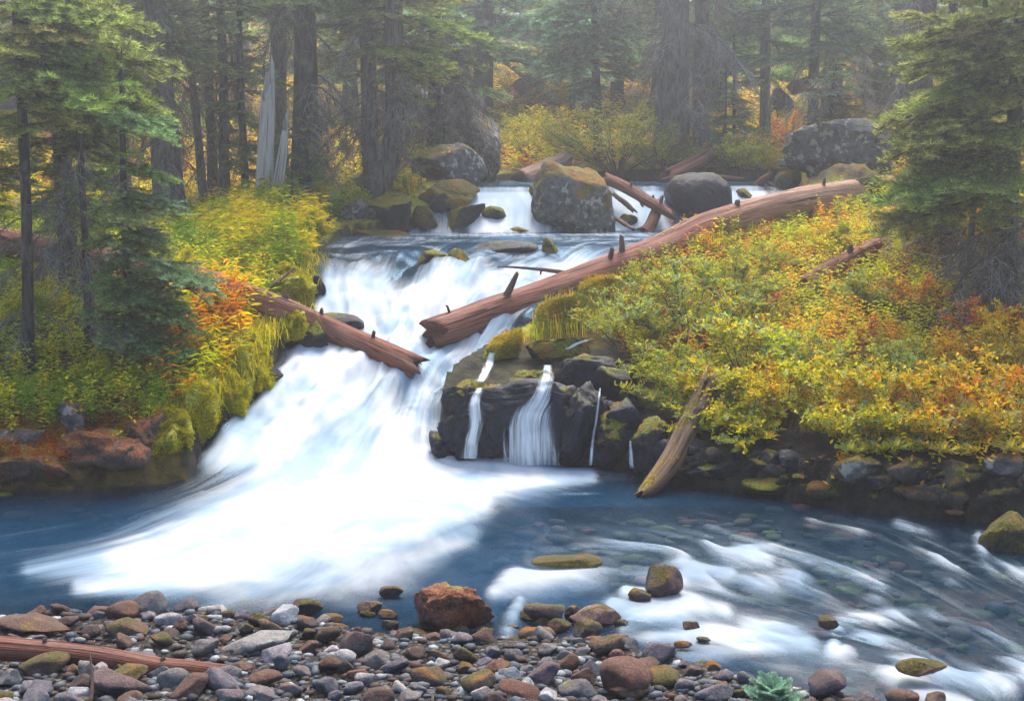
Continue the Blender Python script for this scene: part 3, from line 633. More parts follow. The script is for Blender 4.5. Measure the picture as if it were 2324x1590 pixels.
# --- stones standing in the stream
def wd(v): return G(0, v, 0.0)[1]
for i, (u, v, w, h, vb, s, m, col, lb) in enumerate([
 (1020, 1372, 218, 112, 1405, 151, M_RED, None, 'big red-brown angular rock covered in needles at the stream edge'),
 (1236, 1383, 100, 68, 1402, 152, M_STONEM, (.10, .09, .085), 'mossy rock with reddish side in the riffle'),
 (1352, 1388, 125, 50, 1402, 153, M_STONEW, (.26, .15, .13), 'flat pinkish wet rock beside the mossy riffle rock'),
 (1300, 1386, 40, 40, 1400, 154, M_STONEW, (.06, .04, .035), 'small dark round stone touching the pinkish rock'),
 (1332, 1422, 74, 42, 1436, 155, M_STONEM, (.09, .09, .09), 'olive mossy stone below the pinkish rock'),
 (1220, 1436, 88, 44, 1448, 156, M_STONEW, (.12, .075, .05), 'smooth brown domed stone in the shallow riffle'),
 (695, 1371, 78, 40, 1380, 157, M_STONEM, (.05, .05, .055), 'dark lone stone in the shallows left of the big red rock'),
 (888, 1336, 58, 28, 1345, 158, M_STONEM, (.045, .05, .05), 'dark little mossy stone behind the big red rock'),
 (842, 1372, 66, 32, 1384, 159, M_STONEM, (.06, .065, .06), 'mossy oval stone left of the big red rock'),
 (882, 1386, 48, 26, 1396, 160, M_STONEM, (.05, .055, .06), 'small dark oval stone against the big red rock'),
 (886, 1409, 46, 24, 1418, 161, M_STONEW, (.05, .045, .05), 'flat dark stone below the big red rock'),
 (1500, 1315, 104, 84, 1345, 162, M_STONEW, (.07, .045, .045), 'wet dark rock with water pouring over it in the riffle'),
 (1285, 1268, 165, 36, 1268, 163, M_STONEM, (.12, .11, .03), 'olive green flat rock just under the surface mid-stream'),
 (975, 1462, 60, 38, 1474, 164, M_STONEM, (.05, .045, .04), 'dark mossy stone with ripples round it near the gravel'),
 (1160, 1456, 22, 44, 1470, 165, M_STONEM, (.08, .085, .08), 'thin upright stone splinter in the shallows'),
 (1215, 1478, 150, 46, 1490, 166, M_STONEW, (.15, .085, .05), 'flat rusty slab at the edge of the gravel bar'),
 (1046, 1424, 42, 26, 1434, 167, M_STONEW, (.05, .055, .06), 'small shiny dark stone at the foot of the big red rock'),
 (950, 1432, 58, 26, 1442, 168, M_STONEM, (.07, .06, .05), 'low mossy stone in the shallow channel'),
 (2090, 1507, 120, 34, 1520, 169, M_STONEW, (.15, .07, .055), 'low flat maroon rock in the lower riffle'),
 (1880, 1405, 50, 34, 1414, 170, M_STONEW, (.05, .03, .025), 'half-drowned dark rock splitting the lower riffle'),
 (1050, 1478, 60, 24, 1486, 171, M_STONEW, (.24, .07, .045), 'brick-red stone in the shallow channel'),
 (1105, 1430, 50, 24, 1440, 172, M_STONEM, (.07, .075, .07), 'olive stone right of the big red rock'),
 (1615, 1505, 55, 24, 1512, 173, M_STONEW, (.05, .055, .06), 'blue-black stone awash beside the gravel bar'),
 (750, 1398, 60, 26, 1406, 174, M_STONEM, (.06, .065, .05), 'green-tinged stone under the shallow edge'),
 (1455, 1345, 60, 40, 1352, 175, M_STONEW, (.05, .04, .045), 'wet stone sunk beside the poured-over rock'),
 (1350, 1450, 60, 26, 1458, 176, M_STONEW, (.20, .11, .08), 'tan drowned stone in the shallow riffle')]):
    dd = wd(v+13) if i == 12 else wd(v+6+.40*h)
    rock('stone' if i else 'boulder', u, v+6, w, h, dd, m, lb, s, cat='stone' if i else 'boulder', cuts=9 if i in (0, 1, 2, 14, 15) else 5, rough=.12 if i == 0 else .07, boxy=.72 if i == 0 else .9, sub=5 if i == 0 else 4, color=col, deep=.95, fine=.5 if i == 0 else .3, anchor=False)

rk = random.Random(19); hd = []
for i in range(260):
    if len(hd) >= 34: break
    u = rk.uniform(640, 1600); v = rk.uniform(1385, 1505)+max(0, u-1300)*.10; w = rk.uniform(30, 66)
    if v < 1440 and 880 < u < 1140 or any(abs(u-a) < 36 and abs(v-b) < 15 for a, b in hd): continue
    hd.append((u, v)); rock('stone', u, v, w, w*rk.uniform(.4, .6), wd(v+w*.19), rk.choice((M_STONEW, M_STONEW, M_STONEM)), 'half-drowned wet stone in the shallows along the gravel bar', 700+i, cat='stone', cuts=8, rough=.07, boxy=.85, sub=3, color=rk.choice(((.05, .045, .05), (.04, .045, .055), (.10, .05, .04), (.08, .06, .045), (.05, .05, .035))), anchor=False, group='half-drowned stones along the gravel bar')
# --- the gravel bar: every larger stone its own object
SV = [mk_mesh('stone', *rock_shape(200+k, 3, 6 if k < 8 else 14, .06 if k < 8 else .08, .92 if k < 8 else .72, (1, 1, 1), .3, .5 if k < 8 else .4), M_STONE) for k in range(14)]
SVM = []
for me in SV:
    m2 = me.copy(); m2.materials.clear(); m2.materials.append(M_STONEM); SVM.append(m2)
CC = dict(q=(.20, .215, .225), p=(.29, .31, .32), g=(.105, .12, .132), b=(.066, .09, .116), n=(.062, .044, .036), d=(.028, .03, .036), u=(.056, .053, .066), r=(.078, .043, .035), m=(.048, .048, .044))
WORDS = dict(q='pale grey', p='pale grey', g='grey', b='blue-grey', n='brown needle-dusted', d='dark', u='purple-grey', r='reddish brown', m='moss-patched')
BAR = [(83,1432,175,38,'n'),(147,1420,72,26,'d'),(293,1432,112,44,'m'),(253,1426,46,28,'u'),(463,1435,62,48,'u'),(467,1408,46,22,'m'),(590,1410,56,32,'m'),(612,1430,66,36,'n'),
 (560,1432,34,34,'m'),(600,1466,195,44,'q'),(618,1486,98,40,'q'),(637,1506,42,42,'g'),(467,1484,72,44,'g'),(367,1458,62,36,'n'),(283,1462,62,38,'n'),(100,1518,124,54,'n'),(197,1528,64,46,'g'),
 (287,1535,112,42,'m'),(393,1548,84,56,'g'),(507,1552,118,52,'b'),(20,1542,64,52,'g'),(63,1565,68,38,'g'),(97,1575,86,48,'b'),(187,1558,64,46,'d'),(277,1569,144,52,'u'),(433,1572,104,52,'n'),
 (593,1549,108,40,'r'),(593,1582,78,34,'g'),(697,1444,42,30,'n'),(740,1452,74,42,'n'),(747,1565,70,42,'b'),(743,1515,74,46,'n'),(818,1466,112,70,'u'),(855,1502,64,46,'g'),(895,1519,78,36,'b'),
 (972,1532,90,62,'m'),(1002,1510,42,30,'p'),(1058,1492,58,34,'m'),(1102,1507,52,34,'b'),(1128,1517,58,30,'n'),(1160,1532,58,36,'p'),(1235,1530,88,62,'u'),(1288,1506,64,54,'r'),(1338,1518,52,48,'b'),
 (1375,1476,88,46,'m'),(1492,1488,90,56,'b'),(1472,1513,78,40,'n'),(1415,1548,134,90,'r'),(1498,1545,104,48,'m'),(1308,1570,90,54,'b'),(1085,1552,90,60,'m'),(1198,1557,42,26,'p'),(1178,1573,104,30,'r'),
 (832,1542,52,34,'p'),(812,1534,52,36,'r'),(922,1582,74,34,'g'),(908,1565,52,30,'p'),(1095,1579,56,34,'p'),(788,1519,38,44,'d'),(798,1572,64,32,'g'),(1425,1584,94,34,'n'),(1062,1519,54,26,'n'),
 (1579,1525,64,34,'d'),(1639,1541,50,30,'b'),(1866,1562,120,68,'u'),(2026,1582,84,40,'m'),(1956,1586,56,24,'b'),(1626,1562,54,28,'n'),(1622,1579,96,38,'b'),(1672,1576,40,26,'m'),(2120,1592,70,30,'d'),
 (1550,1560,60,34,'g'),(700,1475,60,34,'n'),(880,1470,40,22,'d'),(690,1530,50,28,'g'),(660,1570,60,34,'g'),(540,1515,70,36,'n'),(330,1500,60,30,'g'),(230,1500,50,26,'d'),(1010,1575,50,28,'n'),(1250,1585,60,26,'p')]
OWN = {0: 'flat needle-covered rock behind the driftwood log', 9: 'long pale slab with brown stain in the gravel bar', 10: 'angular pale block leaning on the long pale slab', 11: 'round grey cobble in front of the pale slab',
 4: 'squarish purple-grey stone at the shallow water edge', 18: 'egg-shaped grey cobble under the driftwood end', 32: 'large rounded purple-brown stone by the water', 41: 'purple-brown stone in the middle of the bar', 42: 'round rusty stone at the waterline',
 47: 'biggest reddish stone of the bar, triangular', 64: 'pale purple rock with rusty moss rim beside the fir seedling', 65: 'mossy stone right of the fir seedling', 15: 'large dark brown boulder in front of the driftwood log'}
taken = []
def bar_stone(x, y, w, h, c, k, label=None, group=None, rs=None):
    z = float(gz(x, y)); rr = rs or R
    ms = SVM if c in 'm' or (c == 'n' and rr.random() < .3) else SV
    j = rr.uniform(.85, 1.15); cc = tuple(a*j*rr.uniform(.94, 1.06) for a in CC[c])
    o = put('stone', ms[k % 14], loc=(x, y, z+h*.27), rot=(rr.uniform(-.32, .32), rr.uniform(-.32, .32), rr.uniform(-.5, .5)+(3.14 if rr.random() < .5 else 0)), scale=(w/2, w/2*rr.uniform(.7, .95), h/2), color=cc,
            label=label or f'{WORDS[c]} cobble among the stones of the gravel bar', cat='stone', group=group or f'{WORDS[c]} cobbles on the gravel bar')
    taken.append((x, y, w/2)); return o
STONES = []
for k, (u, v, w, h, c) in enumerate(BAR):
    b = on_ground(u, v+h*.36); s = mpp(b[1]); y = b[1]+w*s*.3
    o = bar_stone(u and b[0]*y/b[1], y, w*s, h*s*1.05, c, (10, 12)[k % 2] if c == 'q' else R.randrange(8) if c in 'gbnrumd' and R.random() < .5 else 8+R.randrange(6), OWN.get(k))
    if k in OWN: del o['group']
    STONES.append(o)
rr = random.Random(5); nfill = 0
for t in range(6000):
    if nfill >= 214: break
    y = rr.uniform(5.8, 7.9); x = rr.uniform(-.47, .44)*y; w = rr.choice((.09, .105, .12, .145, .18))*rr.uniform(.8, 1.15)
    if float(sdist(np.array([x]), np.array([y]))[0]) < -.12: continue
    if any((x-a)**2+(y-b)**2 < ((w/2+r)*.86)**2 for a, b, r in taken): continue
    c = rr.choice('gggbbbbnnnrppddd'); bar_stone(x, y, w, w*rr.uniform(.5, .8), c, rr.randrange(14), rs=rr); nfill += 1
def pebbles(name, n, fx, size, cols, seed, mat, label, flat=.55):
    g = np.random.default_rng(seed); V0, F0 = ico(1); pts = fx(g, n); n = len(pts)
    Vs, Cs = [], []
    for k in range(n):
        w = g.uniform(*size); V = V0*np.array([1, g.uniform(.6, .95), g.uniform(flat*.6, flat)])*w/2
        nn = g.normal(size=3); nn /= np.linalg.norm(nn); V = V-np.outer(np.maximum(V@nn-w*.28, 0), nn)
        a = g.uniform(0, 6.3); ca, sa = math.cos(a), math.sin(a); V = V@np.array([[ca, -sa, 0], [sa, ca, 0], [0, 0, 1]])
        Vs.append(V+pts[k]+[0, 0, w*.1]); c = np.array(cols[g.integers(len(cols))])*g.uniform(.7, 1.25); Cs.append(np.tile(c, (len(V0), 1)))
    F = (F0[None]+np.arange(n)[:, None, None]*len(V0)).reshape(-1, 3)
    return put(name, mk_mesh(name, np.vstack(Vs), F, mat, np.vstack(Cs)), label=label, kind='stuff')
def mat_pebble():
    N = NT('gravel'); geo = N.n('NewGeometry'); c = N.attr('col', 'Color'); n = N.noise(geo.outputs['Position'], 70, 4, .7)
    c = N.mix(N.ramp(n, .3, .75), N.mix(.5, c, (0, 0, 0)), c)
    return N.done(N.pbr(c, .75, .3, N.bump(n, .4, .01)))
M_PEB = mat_pebble()
def bar_pts(g, n):
    y = g.uniform(5.4, 8.0, n); x = g.uniform(-.62, .58, n)*y; k = sdist(x, y) > -.15; return np.stack([x, y, gz(x, y)], 1)[k]
pebbles('gravel', 5600, bar_pts, (.025, .095), [CC['p'], CC['g'], CC['b'], CC['n'], CC['d'], CC['g'], CC['r']], 3, M_PEB, 'fine grey and brown gravel between the cobbles')
def bed_pts(g, n):
    y = g.uniform(6.4, 11, n); x = g.uniform(-.45, .5, n)*y; s = sdist(x, y); k = (s < -.03) & (gz(x, y) > -.40)
    return np.stack([x, y, gz(x, y)], 1)[k]
pebbles('riverbed_stones', 1500, bed_pts, (.05, .26), [(.20, .055, .035), (.10, .10, .025), (.13, .14, .02), (.11, .075, .05), (.06, .065, .07), (.17, .085, .05), (.05, .045, .04)], 4, M_PEB, 'red, olive and grey stones seen through the shallow water', .30)
# ================================================================== fallen logs
M_LOGR = mat_wood('red_weathered_wood', (0.10, 0.032, 0.022), (0.29, 0.115, 0.075), (0.018, 0.010, 0.009), (0.27, 0.17, 0.135), .4)
M_LOGRP = mat_wood('red_to_pale_weathered_wood', (0.105, 0.034, 0.025), (0.31, 0.125, 0.085), (0.018, 0.010, 0.009), (0.30, 0.19, 0.15), .4, pale=(37.6, 41.0))
M_LOGP = mat_wood('pale_weathered_wood', (0.22, 0.12, 0.08), (0.46, 0.30, 0.22), (0.05, 0.028, 0.02), (0.45, 0.38, 0.32), .6)
M_LOGM = mat_wood('mossy_weathered_wood', (0.09, 0.055, 0.035), (0.27, 0.17, 0.10), (0.02, 0.014, 0.01), (0.3, 0.26, 0.22), .3, moss=.28)
M_SNAG = mat_wood('bleached_snag_wood', (0.32, 0.315, 0.30), (0.60, 0.59, 0.56), (0.09, 0.085, 0.08), (0.5, 0.5, 0.48), .5)
M_STICK = mat_wood('dead_stick_wood', (0.08, 0.04, 0.032), (0.22, 0.12, 0.10), (0.02, 0.012, 0.01))
def log(name, pts, rad, mat, label, seed, stubs=(), cat='log', sides=22, n=46, jag=.1, wob=.10, world=False):
    pts = [np.asarray(q, float) if world else P(*q) for q in pts]; pa = curve(pts, n)
    pa = pa + .012*np.stack([fbm(np.c_[np.linspace(0, 5, n), np.full(n, seed+i*3.), np.zeros(n)], 2) for i in range(3)], 1)*np.mean(rad)*6
    rr = np.interp(np.linspace(0, 1, n), np.linspace(0, 1, len(rad)), rad)
    V, Q, T, f = tube(pa, rr, sides, wob, seed, True, .15, jag)
    base = pa[n//2] - np.array([0, 0, rr[n//2]])
    o = put(name, mk_mesh(name, V-base, [Q, T], mat, uv=f), loc=base, label=label, cat=cat)
    for k, (t, L, r, du, dv) in enumerate(stubs):          # t along the log, length, radius, direction in the picture (right, up)
        i = int(t*(n-1)); p = pa[i]; d = np.array([du, R.uniform(-.5, -.1), dv]); d /= np.linalg.norm(d)
        q = [p, p+d*(rr[i]+L*.35)+[0, 0, .02*L], p+d*(rr[i]+L*.7)+np.array([R.uniform(-.3, .3), 0, R.uniform(-.1, .4)])*L*.4]
        V, Q, T, f = tube(curve(q, 8), np.linspace(r*1.4, r*.75, 8), 7, .3, seed+k, True, 0, r*.6)
        put('branch_stub', mk_mesh('branch_stub', V-base, [Q, T], M_STICK if mat is not M_LOGP else mat, uv=f), parent=o)
    return o
def LG(u, v, th): return (u, v, float(on_ground(u, v+th*.3)[1])-.05)
log('fallen_log', [LG(-160,525,230),LG(0,552,230),LG(300,606,230),LG(480,648,190),LG(600,692,120),(760,757,13.8),(946,836,13.1)] if 1 else [(-160,525,18.4),(0,552,17.6),(300,606,16.1),(480,648,15.2),(600,692,14.5),(760,757,13.8),(946,836,13.1)], [.15,.15,.145,.14,.14,.13,.12], M_LOGR,
    'red-brown broken log slanting down from the left bank into the fall', 5,
    [(.80,.10,.022,.1,1),(.82,.16,.018,0,-1),(.86,.20,.016,-.1,-1),(.92,.14,.02,.2,-1),(.93,.10,.02,.15,1),(.985,.10,.025,0,-1),(.72,.06,.03,.2,1)], jag=.16)
log('fallen_log', [(978,756,13.9),(1120,706,14.4),(1300,644,15.0),(1460,583,15.7),(1620,508,16.7),(1780,466,17.7),(1960,436,18.8),(2100,420,19.6)], [.155,.165,.17,.165,.165,.175,.18,.18], M_LOGRP,
    'long reddish log lying from the right bank down to the middle of the fall', 9,
    [(.06,.10,.014,-.3,1),(.10,.22,.026,.8,-.6),(.16,.34,.032,.5,1),(.13,.2,.03,-.2,-1),(.21,.18,.03,.4,-.8),(.36,.16,.024,.2,1),(.40,.26,.03,-.1,1),(.22,.12,.02,.5,-1),(.62,.08,.03,.2,1),(.78,.12,.02,.1,1)], jag=.14, n=60)
log('bare_branch', [(1131,605,15.3),(1180,607,15.2),(1240,613,15.2),(1285,619,15.2)], [.008,.014,.02,.024], M_STICK, 'thin bare branch reaching left from the long reddish log over white water', 12, [(.6,.05,.01,-.2,-1)], cat='branch', sides=7, n=16, jag=.02)
log('driftwood_log', [(-90,1462,6.95),(0,1469,6.92),(180,1485,6.87),(350,1510,6.82),(520,1527,6.78)], [.064,.060,.056,.050,.046], M_LOGR, 'barkless driftwood pole lying on the gravel bar at lower left', 15, [(.42,.012,.012,0,1),(.66,.012,.014,.1,-1),(.78,.01,.012,0,1)], jag=.03, sides=18)
def NG(u, v, off): return (u, v, min(float(on_surface(u, v))-off, 12.0))
log('mossy_log', [(1612,860,11.75),(1585,920,11.6),(1555,985,11.4),(1520,1050,11.2),(1480,1100,11.0),(1450,1122,10.85)], [.075,.08,.088,.088,.07,.035], M_LOGM, 'leaning mossy rotten log dipping into the pool under the willow', 18, [(.3,.1,.03,.4,.6)], jag=.2)
log('fallen_log', [(1376,404,19.6),(1430,432,19.3),(1480,462,19.0),(1527,490,18.8)], [.075,.08,.075,.055], M_LOGR, 'dark red log lying across the right-hand upper fall', 22, [(.5,.12,.02,.2,-1),(.7,.1,.018,.3,-1),(.8,.14,.02,.2,1),(.35,.08,.02,0,1)], jag=.08, n=24)
log('fallen_log', [(1497,462,19.2),(1482,500,18.9),(1462,532,18.7)], [.07,.085,.09], M_LOGR, 'short upright broken log standing in the right-hand upper fall', 24, [(.2,.2,.02,-.4,1),(.4,.14,.02,.6,.6),(.6,.2,.02,-1,-.5)], jag=.08, n=16)
log('fallen_log', [(1392,440,19.3),(1420,462,19.1),(1440,480,19.0)], [.03,.04,.03], M_STICK, 'small dark splintered branch behind the domed boulder', 25, [(.5,.1,.01,.5,-1)], jag=.05, n=14)
log('fallen_log', [(1380,486,19.0),(1410,503,18.7),(1440,522,18.4)], [.025,.03,.02], M_STICK, 'bent thin branch at the foot of the domed boulder', 26, jag=.03, n=14)
log('fallen_log', [(1285,362,22.6),(1240,384,22.2),(1182,412,21.7)], [.13,.15,.16], M_LOGP, 'pale log sloping down behind the domed boulder', 28, jag=.06, n=18)
log('fallen_log', [(1640,330,23.0),(1580,368,22.3),(1510,402,21.6)], [.12,.13,.10], M_LOGR, 'rotten red log sloping down behind the dark wet boulder', 29, [(.4,.2,.03,-.3,1)], jag=.15, n=18)
log('fallen_log', [(1690,408,21.0),(1620,402,21.2),(1540,405,21.3),(1500,410,21.3)], [.03,.045,.05,.04], M_STICK, 'thin dark log along the lip above the dark wet boulder', 30, jag=.04, n=18)
log('fallen_log', [(1715,422,20.4),(1735,405,20.2),(1752,392,20.0)], [.05,.05,.025], M_LOGR, 'forked red branch stuck in the far right upper fall', 31, [(.5,.25,.02,.9,-.8),(.3,.12,.02,-.5,-.6),(.9,.1,.02,0,1)], jag=.05, n=14)
log('rotten_log', [(1815,650,14.6),(1880,615,15.0),(1940,580,15.4),(2000,548,15.8)], [.06,.09,.10,.07], M_LOGR, 'dark rotten split log among the shrubs on the right slope', 33, [(.6,.1,.03,.1,1)], jag=.25, n=22, wob=.28)
log('fallen_log', [(1180,200,30.5),(1230,172,31.0),(1290,140,31.5)], [.18,.17,.14], M_LOGP, 'hazy grey log on the slope up the valley', 35, jag=.2, n=16)
log('fallen_log', [(1800,200,28),(1830,190,28.2),(1870,172,28.5)], [.14,.13,.1], M_LOGR, 'short reddish log on the slope behind the lichen boulder', 36, jag=.1, n=14)
log('fallen_log', [(30,548,18.6),(90,556,18.2),(150,566,17.9)], [.1,.11,.09], M_LOGR, 'dark log lying behind the slim trunks at left', 37, jag=.1, n=14)
log('dead_stick', [(600,664,14.0),(628,640,13.95),(652,622,13.95),(668,607,13.9)], [.02,.022,.016,.008], M_LOGP, 'pale forked stick sticking up beside the broken log', 38, [(.9,.06,.008,.8,.3)], cat='stick', sides=7, n=14, jag=.02)
log('dead_stick', [(258,1028,11.0),(264,1010,11.0),(268,1000,11.0)], [.010,.010,.007], M_SNAG, 'short white stick on the needle-covered ledge', 39, cat='stick', sides=6, n=8, jag=.01)
log('twig', [(205,1600,5.6),(210,1545,5.7),(207,1510,5.75),(204,1478,5.8)], [.008,.008,.007,.004], M_STICK, 'blurred bent twig standing in front of the driftwood pole', 40, cat='twig', sides=6, n=12, jag=.004)
# pale broken snags
def snag(pts, rad, label, seed, sp=.5):
    pts = [P(*q) for q in pts]; n = 26; pa = curve(pts, n); rr = np.interp(np.linspace(0, 1, n), np.linspace(0, 1, len(rad)), rad)
    V, Q, T, f = tube(pa, rr, 20, .16, seed, False, .05, 0)
    top = V[-20:]; th = np.linspace(0, 6.283, 20, endpoint=False)
    top[:, 2] += sp*np.clip(.5+.9*np.cos(th-.8)+.5*fbm(np.c_[th*2, th*0+seed, th*0], 3), -.4, 2)*.5
    V[-20:] = top
    base = pa[0].copy()
    put('snag', mk_mesh('snag', V-base, [Q], M_SNAG, uv=f), loc=base, label=label, cat='snag')
snag([(598,490,18.2),(601,400,18.1),(605,300,18.05),(608,215,18.0)], [.125,.115,.10,.085], 'tall bleached broken snag with jagged top', 3, .55)
snag([(625,495,17.9),(632,420,17.85),(641,350,17.8),(648,290,17.8)], [.075,.07,.058,.035], 'shorter bleached splinter leaning beside the tall snag', 6, .3)
# ================================================================== conifers
M_NEEDLE = mat_leaf('fir_needles', .38, .6, .2)
M_DEADB = mat_leaf('dead_twigs', .0, .9, .1)
M_BARK = mat_bark('dark_fir_bark', (0.018, 0.016, 0.015), (0.085, 0.075, 0.068))
M_BARKG = mat_bark('grey_fir_bark', (0.05, 0.047, 0.045), (0.20, 0.19, 0.175))
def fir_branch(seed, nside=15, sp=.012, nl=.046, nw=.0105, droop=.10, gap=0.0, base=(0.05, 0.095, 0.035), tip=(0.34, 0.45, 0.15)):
    g = np.random.default_rng(seed); Z = np.array([0, 0, 1.0]); tw = []
    def main(t): return np.stack([t, .04*np.sin(t*3+seed), -droop*t**1.6+.03*np.maximum(t-.75, 0)], 1)
    tw.append((main(np.linspace(0.0, 1, 14)), .0, .011, .25))
    for t in np.linspace(.10, .97, nside):
        for sd in (-1, 1):
            if g.random() < gap: continue
            p0 = main(np.array([t+g.uniform(-.02, .02)]))[0]; L = (.44*(1-t)**.75+.075)*g.uniform(.7, 1.15); a = sd*g.uniform(.75, 1.1)
            d = np.array([math.cos(a), math.sin(a), g.uniform(-.45, .25)]); k = np.linspace(0, 1, 7)[:, None]
            pl = p0+d*L*k+np.array([.10, 0, -.22*L])*L*k**2+np.array([0, 0, .05*L])*k**3; tw.append((pl, t, .0045, 0.0))
            for q in np.arange(.22, .97, .24 if L > .15 else .4):
                for s2 in (-1, 1):
                    pq = p0+d*L*q; l2 = L*(.42*(1-q)+.13)*g.uniform(.7, 1.2); a2 = a+s2*g.uniform(.55, .9)
                    d2 = np.array([math.cos(a2), math.sin(a2), g.uniform(-.2, .2)]); k2 = np.linspace(0, 1, 4)[:, None]
                    tw.append((pq+d2*l2*k2+np.array([0, 0, -.15*l2])*k2**2, max(t, q*.9), 0, 0.0))
    mb = MB(); PO, TA, FR, TW = [], [], [], []
    for pl, fr, r, st in tw:
        if r: mb.tube(pl, np.linspace(r, r*.3, len(pl)), 4, cap=False, col=(0.05, 0.04, 0.034))
        seg = np.linalg.norm(np.diff(pl, axis=0), axis=1); s = np.concatenate([[0], np.cumsum(seg)]); n = max(2, int(s[-1]*(1-st)/sp))
        q = st*s[-1]+(s[-1]*(1-st))*(np.arange(n)+g.random(n))/n; i = np.clip(np.searchsorted(s, q)-1, 0, len(pl)-2); f = (q-s[i])/(seg[i]+1e-9)
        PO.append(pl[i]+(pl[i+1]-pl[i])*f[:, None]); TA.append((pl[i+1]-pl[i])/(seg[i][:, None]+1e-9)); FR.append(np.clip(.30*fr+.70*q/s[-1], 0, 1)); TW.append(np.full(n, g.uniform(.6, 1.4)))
    PO, TA, FR, TW = np.vstack(PO), np.vstack(TA), np.concatenate(FR), np.concatenate(TW)
    B = np.cross(Z, TA); B /= np.linalg.norm(B, axis=1)[:, None]+1e-9
    for sd in (-1, 1, 0):
        n = len(PO); D = TA*g.uniform(.4, .8, (n, 1))+B*(sd*.9+g.normal(0, .15, (n, 1)))+Z*(g.uniform(.0, .45, (n, 1)) if sd else g.uniform(.5, .9, (n, 1)))
        D /= np.linalg.norm(D, axis=1)[:, None]; Wd = np.cross(D, g.normal(size=(n, 3))); Wd /= np.linalg.norm(Wd, axis=1)[:, None]+1e-9
        l = nl*g.uniform(.7, 1.15, (n, 1)); V = np.stack([PO-Wd*nw/2, PO+Wd*nw/2, PO+D*l], 1).reshape(-1, 3)
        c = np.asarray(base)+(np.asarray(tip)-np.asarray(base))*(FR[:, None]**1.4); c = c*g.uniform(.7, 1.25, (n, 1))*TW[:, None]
        mb.add(V, None, np.arange(3*n).reshape(-1, 3), np.repeat(c, 3, 0))
    return mb.mesh('branch', M_NEEDLE, smooth=False)
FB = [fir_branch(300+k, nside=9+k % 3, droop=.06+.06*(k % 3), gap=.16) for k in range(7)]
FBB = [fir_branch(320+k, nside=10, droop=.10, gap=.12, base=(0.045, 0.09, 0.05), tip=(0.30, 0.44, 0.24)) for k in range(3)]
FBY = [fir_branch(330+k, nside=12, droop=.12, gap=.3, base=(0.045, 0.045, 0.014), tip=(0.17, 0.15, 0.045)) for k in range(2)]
def dead_branch(seed, n=26, droop=.5, lichen=.25, col=(0.13, 0.115, 0.10)):
    g = np.random.default_rng(seed); mb = MB(); t = np.linspace(0, 1, 9)
    pl = np.stack([t*(1-.25*t*droop), .08*np.sin(t*4+seed), -droop*t**1.8], 1); mb.tube(pl, np.linspace(.014, .004, 9), 4, cap=False, col=col)
    for k in range(n):
        q = g.uniform(.15, 1); i = q*8; j = min(int(i), 7); p = pl[j]+(pl[j+1]-pl[j])*(i-j); L = g.uniform(.12, .42)*(1.1-.5*q); a = g.uniform(-1.5, 1.5)
        d = np.array([math.cos(a)*.8, math.sin(a), g.uniform(-.9, .1)]); k2 = np.linspace(0, 1, 6)[:, None]
        b = p+d*L*k2+np.array([0, 0, -.5*L])*k2**2+g.normal(0, .012, (6, 3))*k2
        c = np.array(col)*g.uniform(.6, 1.6)+(np.array((.13, .135, .125)) if g.random() < lichen else 0)
        mb.tube(b, np.linspace(.006, .002, 6), 3, cap=False, col=c)
        for m in range(3):
            i0 = g.integers(2, 6); e = g.normal(0, .6, 3)*L*.35+np.array([0.05, 0, -.12])*L; mb.tube(np.array([b[i0], b[i0]+e*.5, b[i0]+e+[0, 0, -.03]]), [.004, .003, .0015], 3, cap=False, col=c)
    return mb.mesh('dead_branch', M_DEADB)
DB = [dead_branch(400+k, 24+4*k, .35+.14*k, .2+.12*(k % 3)) for k in range(5)]
DBL = [dead_branch(410+k, 40, .75, .6, (0.13, 0.125, 0.115)) for k in range(2)]
def dir_rot(d, roll=0.0):
    d = Vector(d).normalized(); x = d; y = Vector((0, 0, 1)).cross(x)
    if y.length < 1e-4: y = Vector((0, 1, 0))
    y.normalize(); z = x.cross(y); m = Matrix((x, y, z)).transposed()
    return (m @ Matrix.Rotation(roll, 3, 'X')).to_euler()
def ztop(d): return H + d*.1045
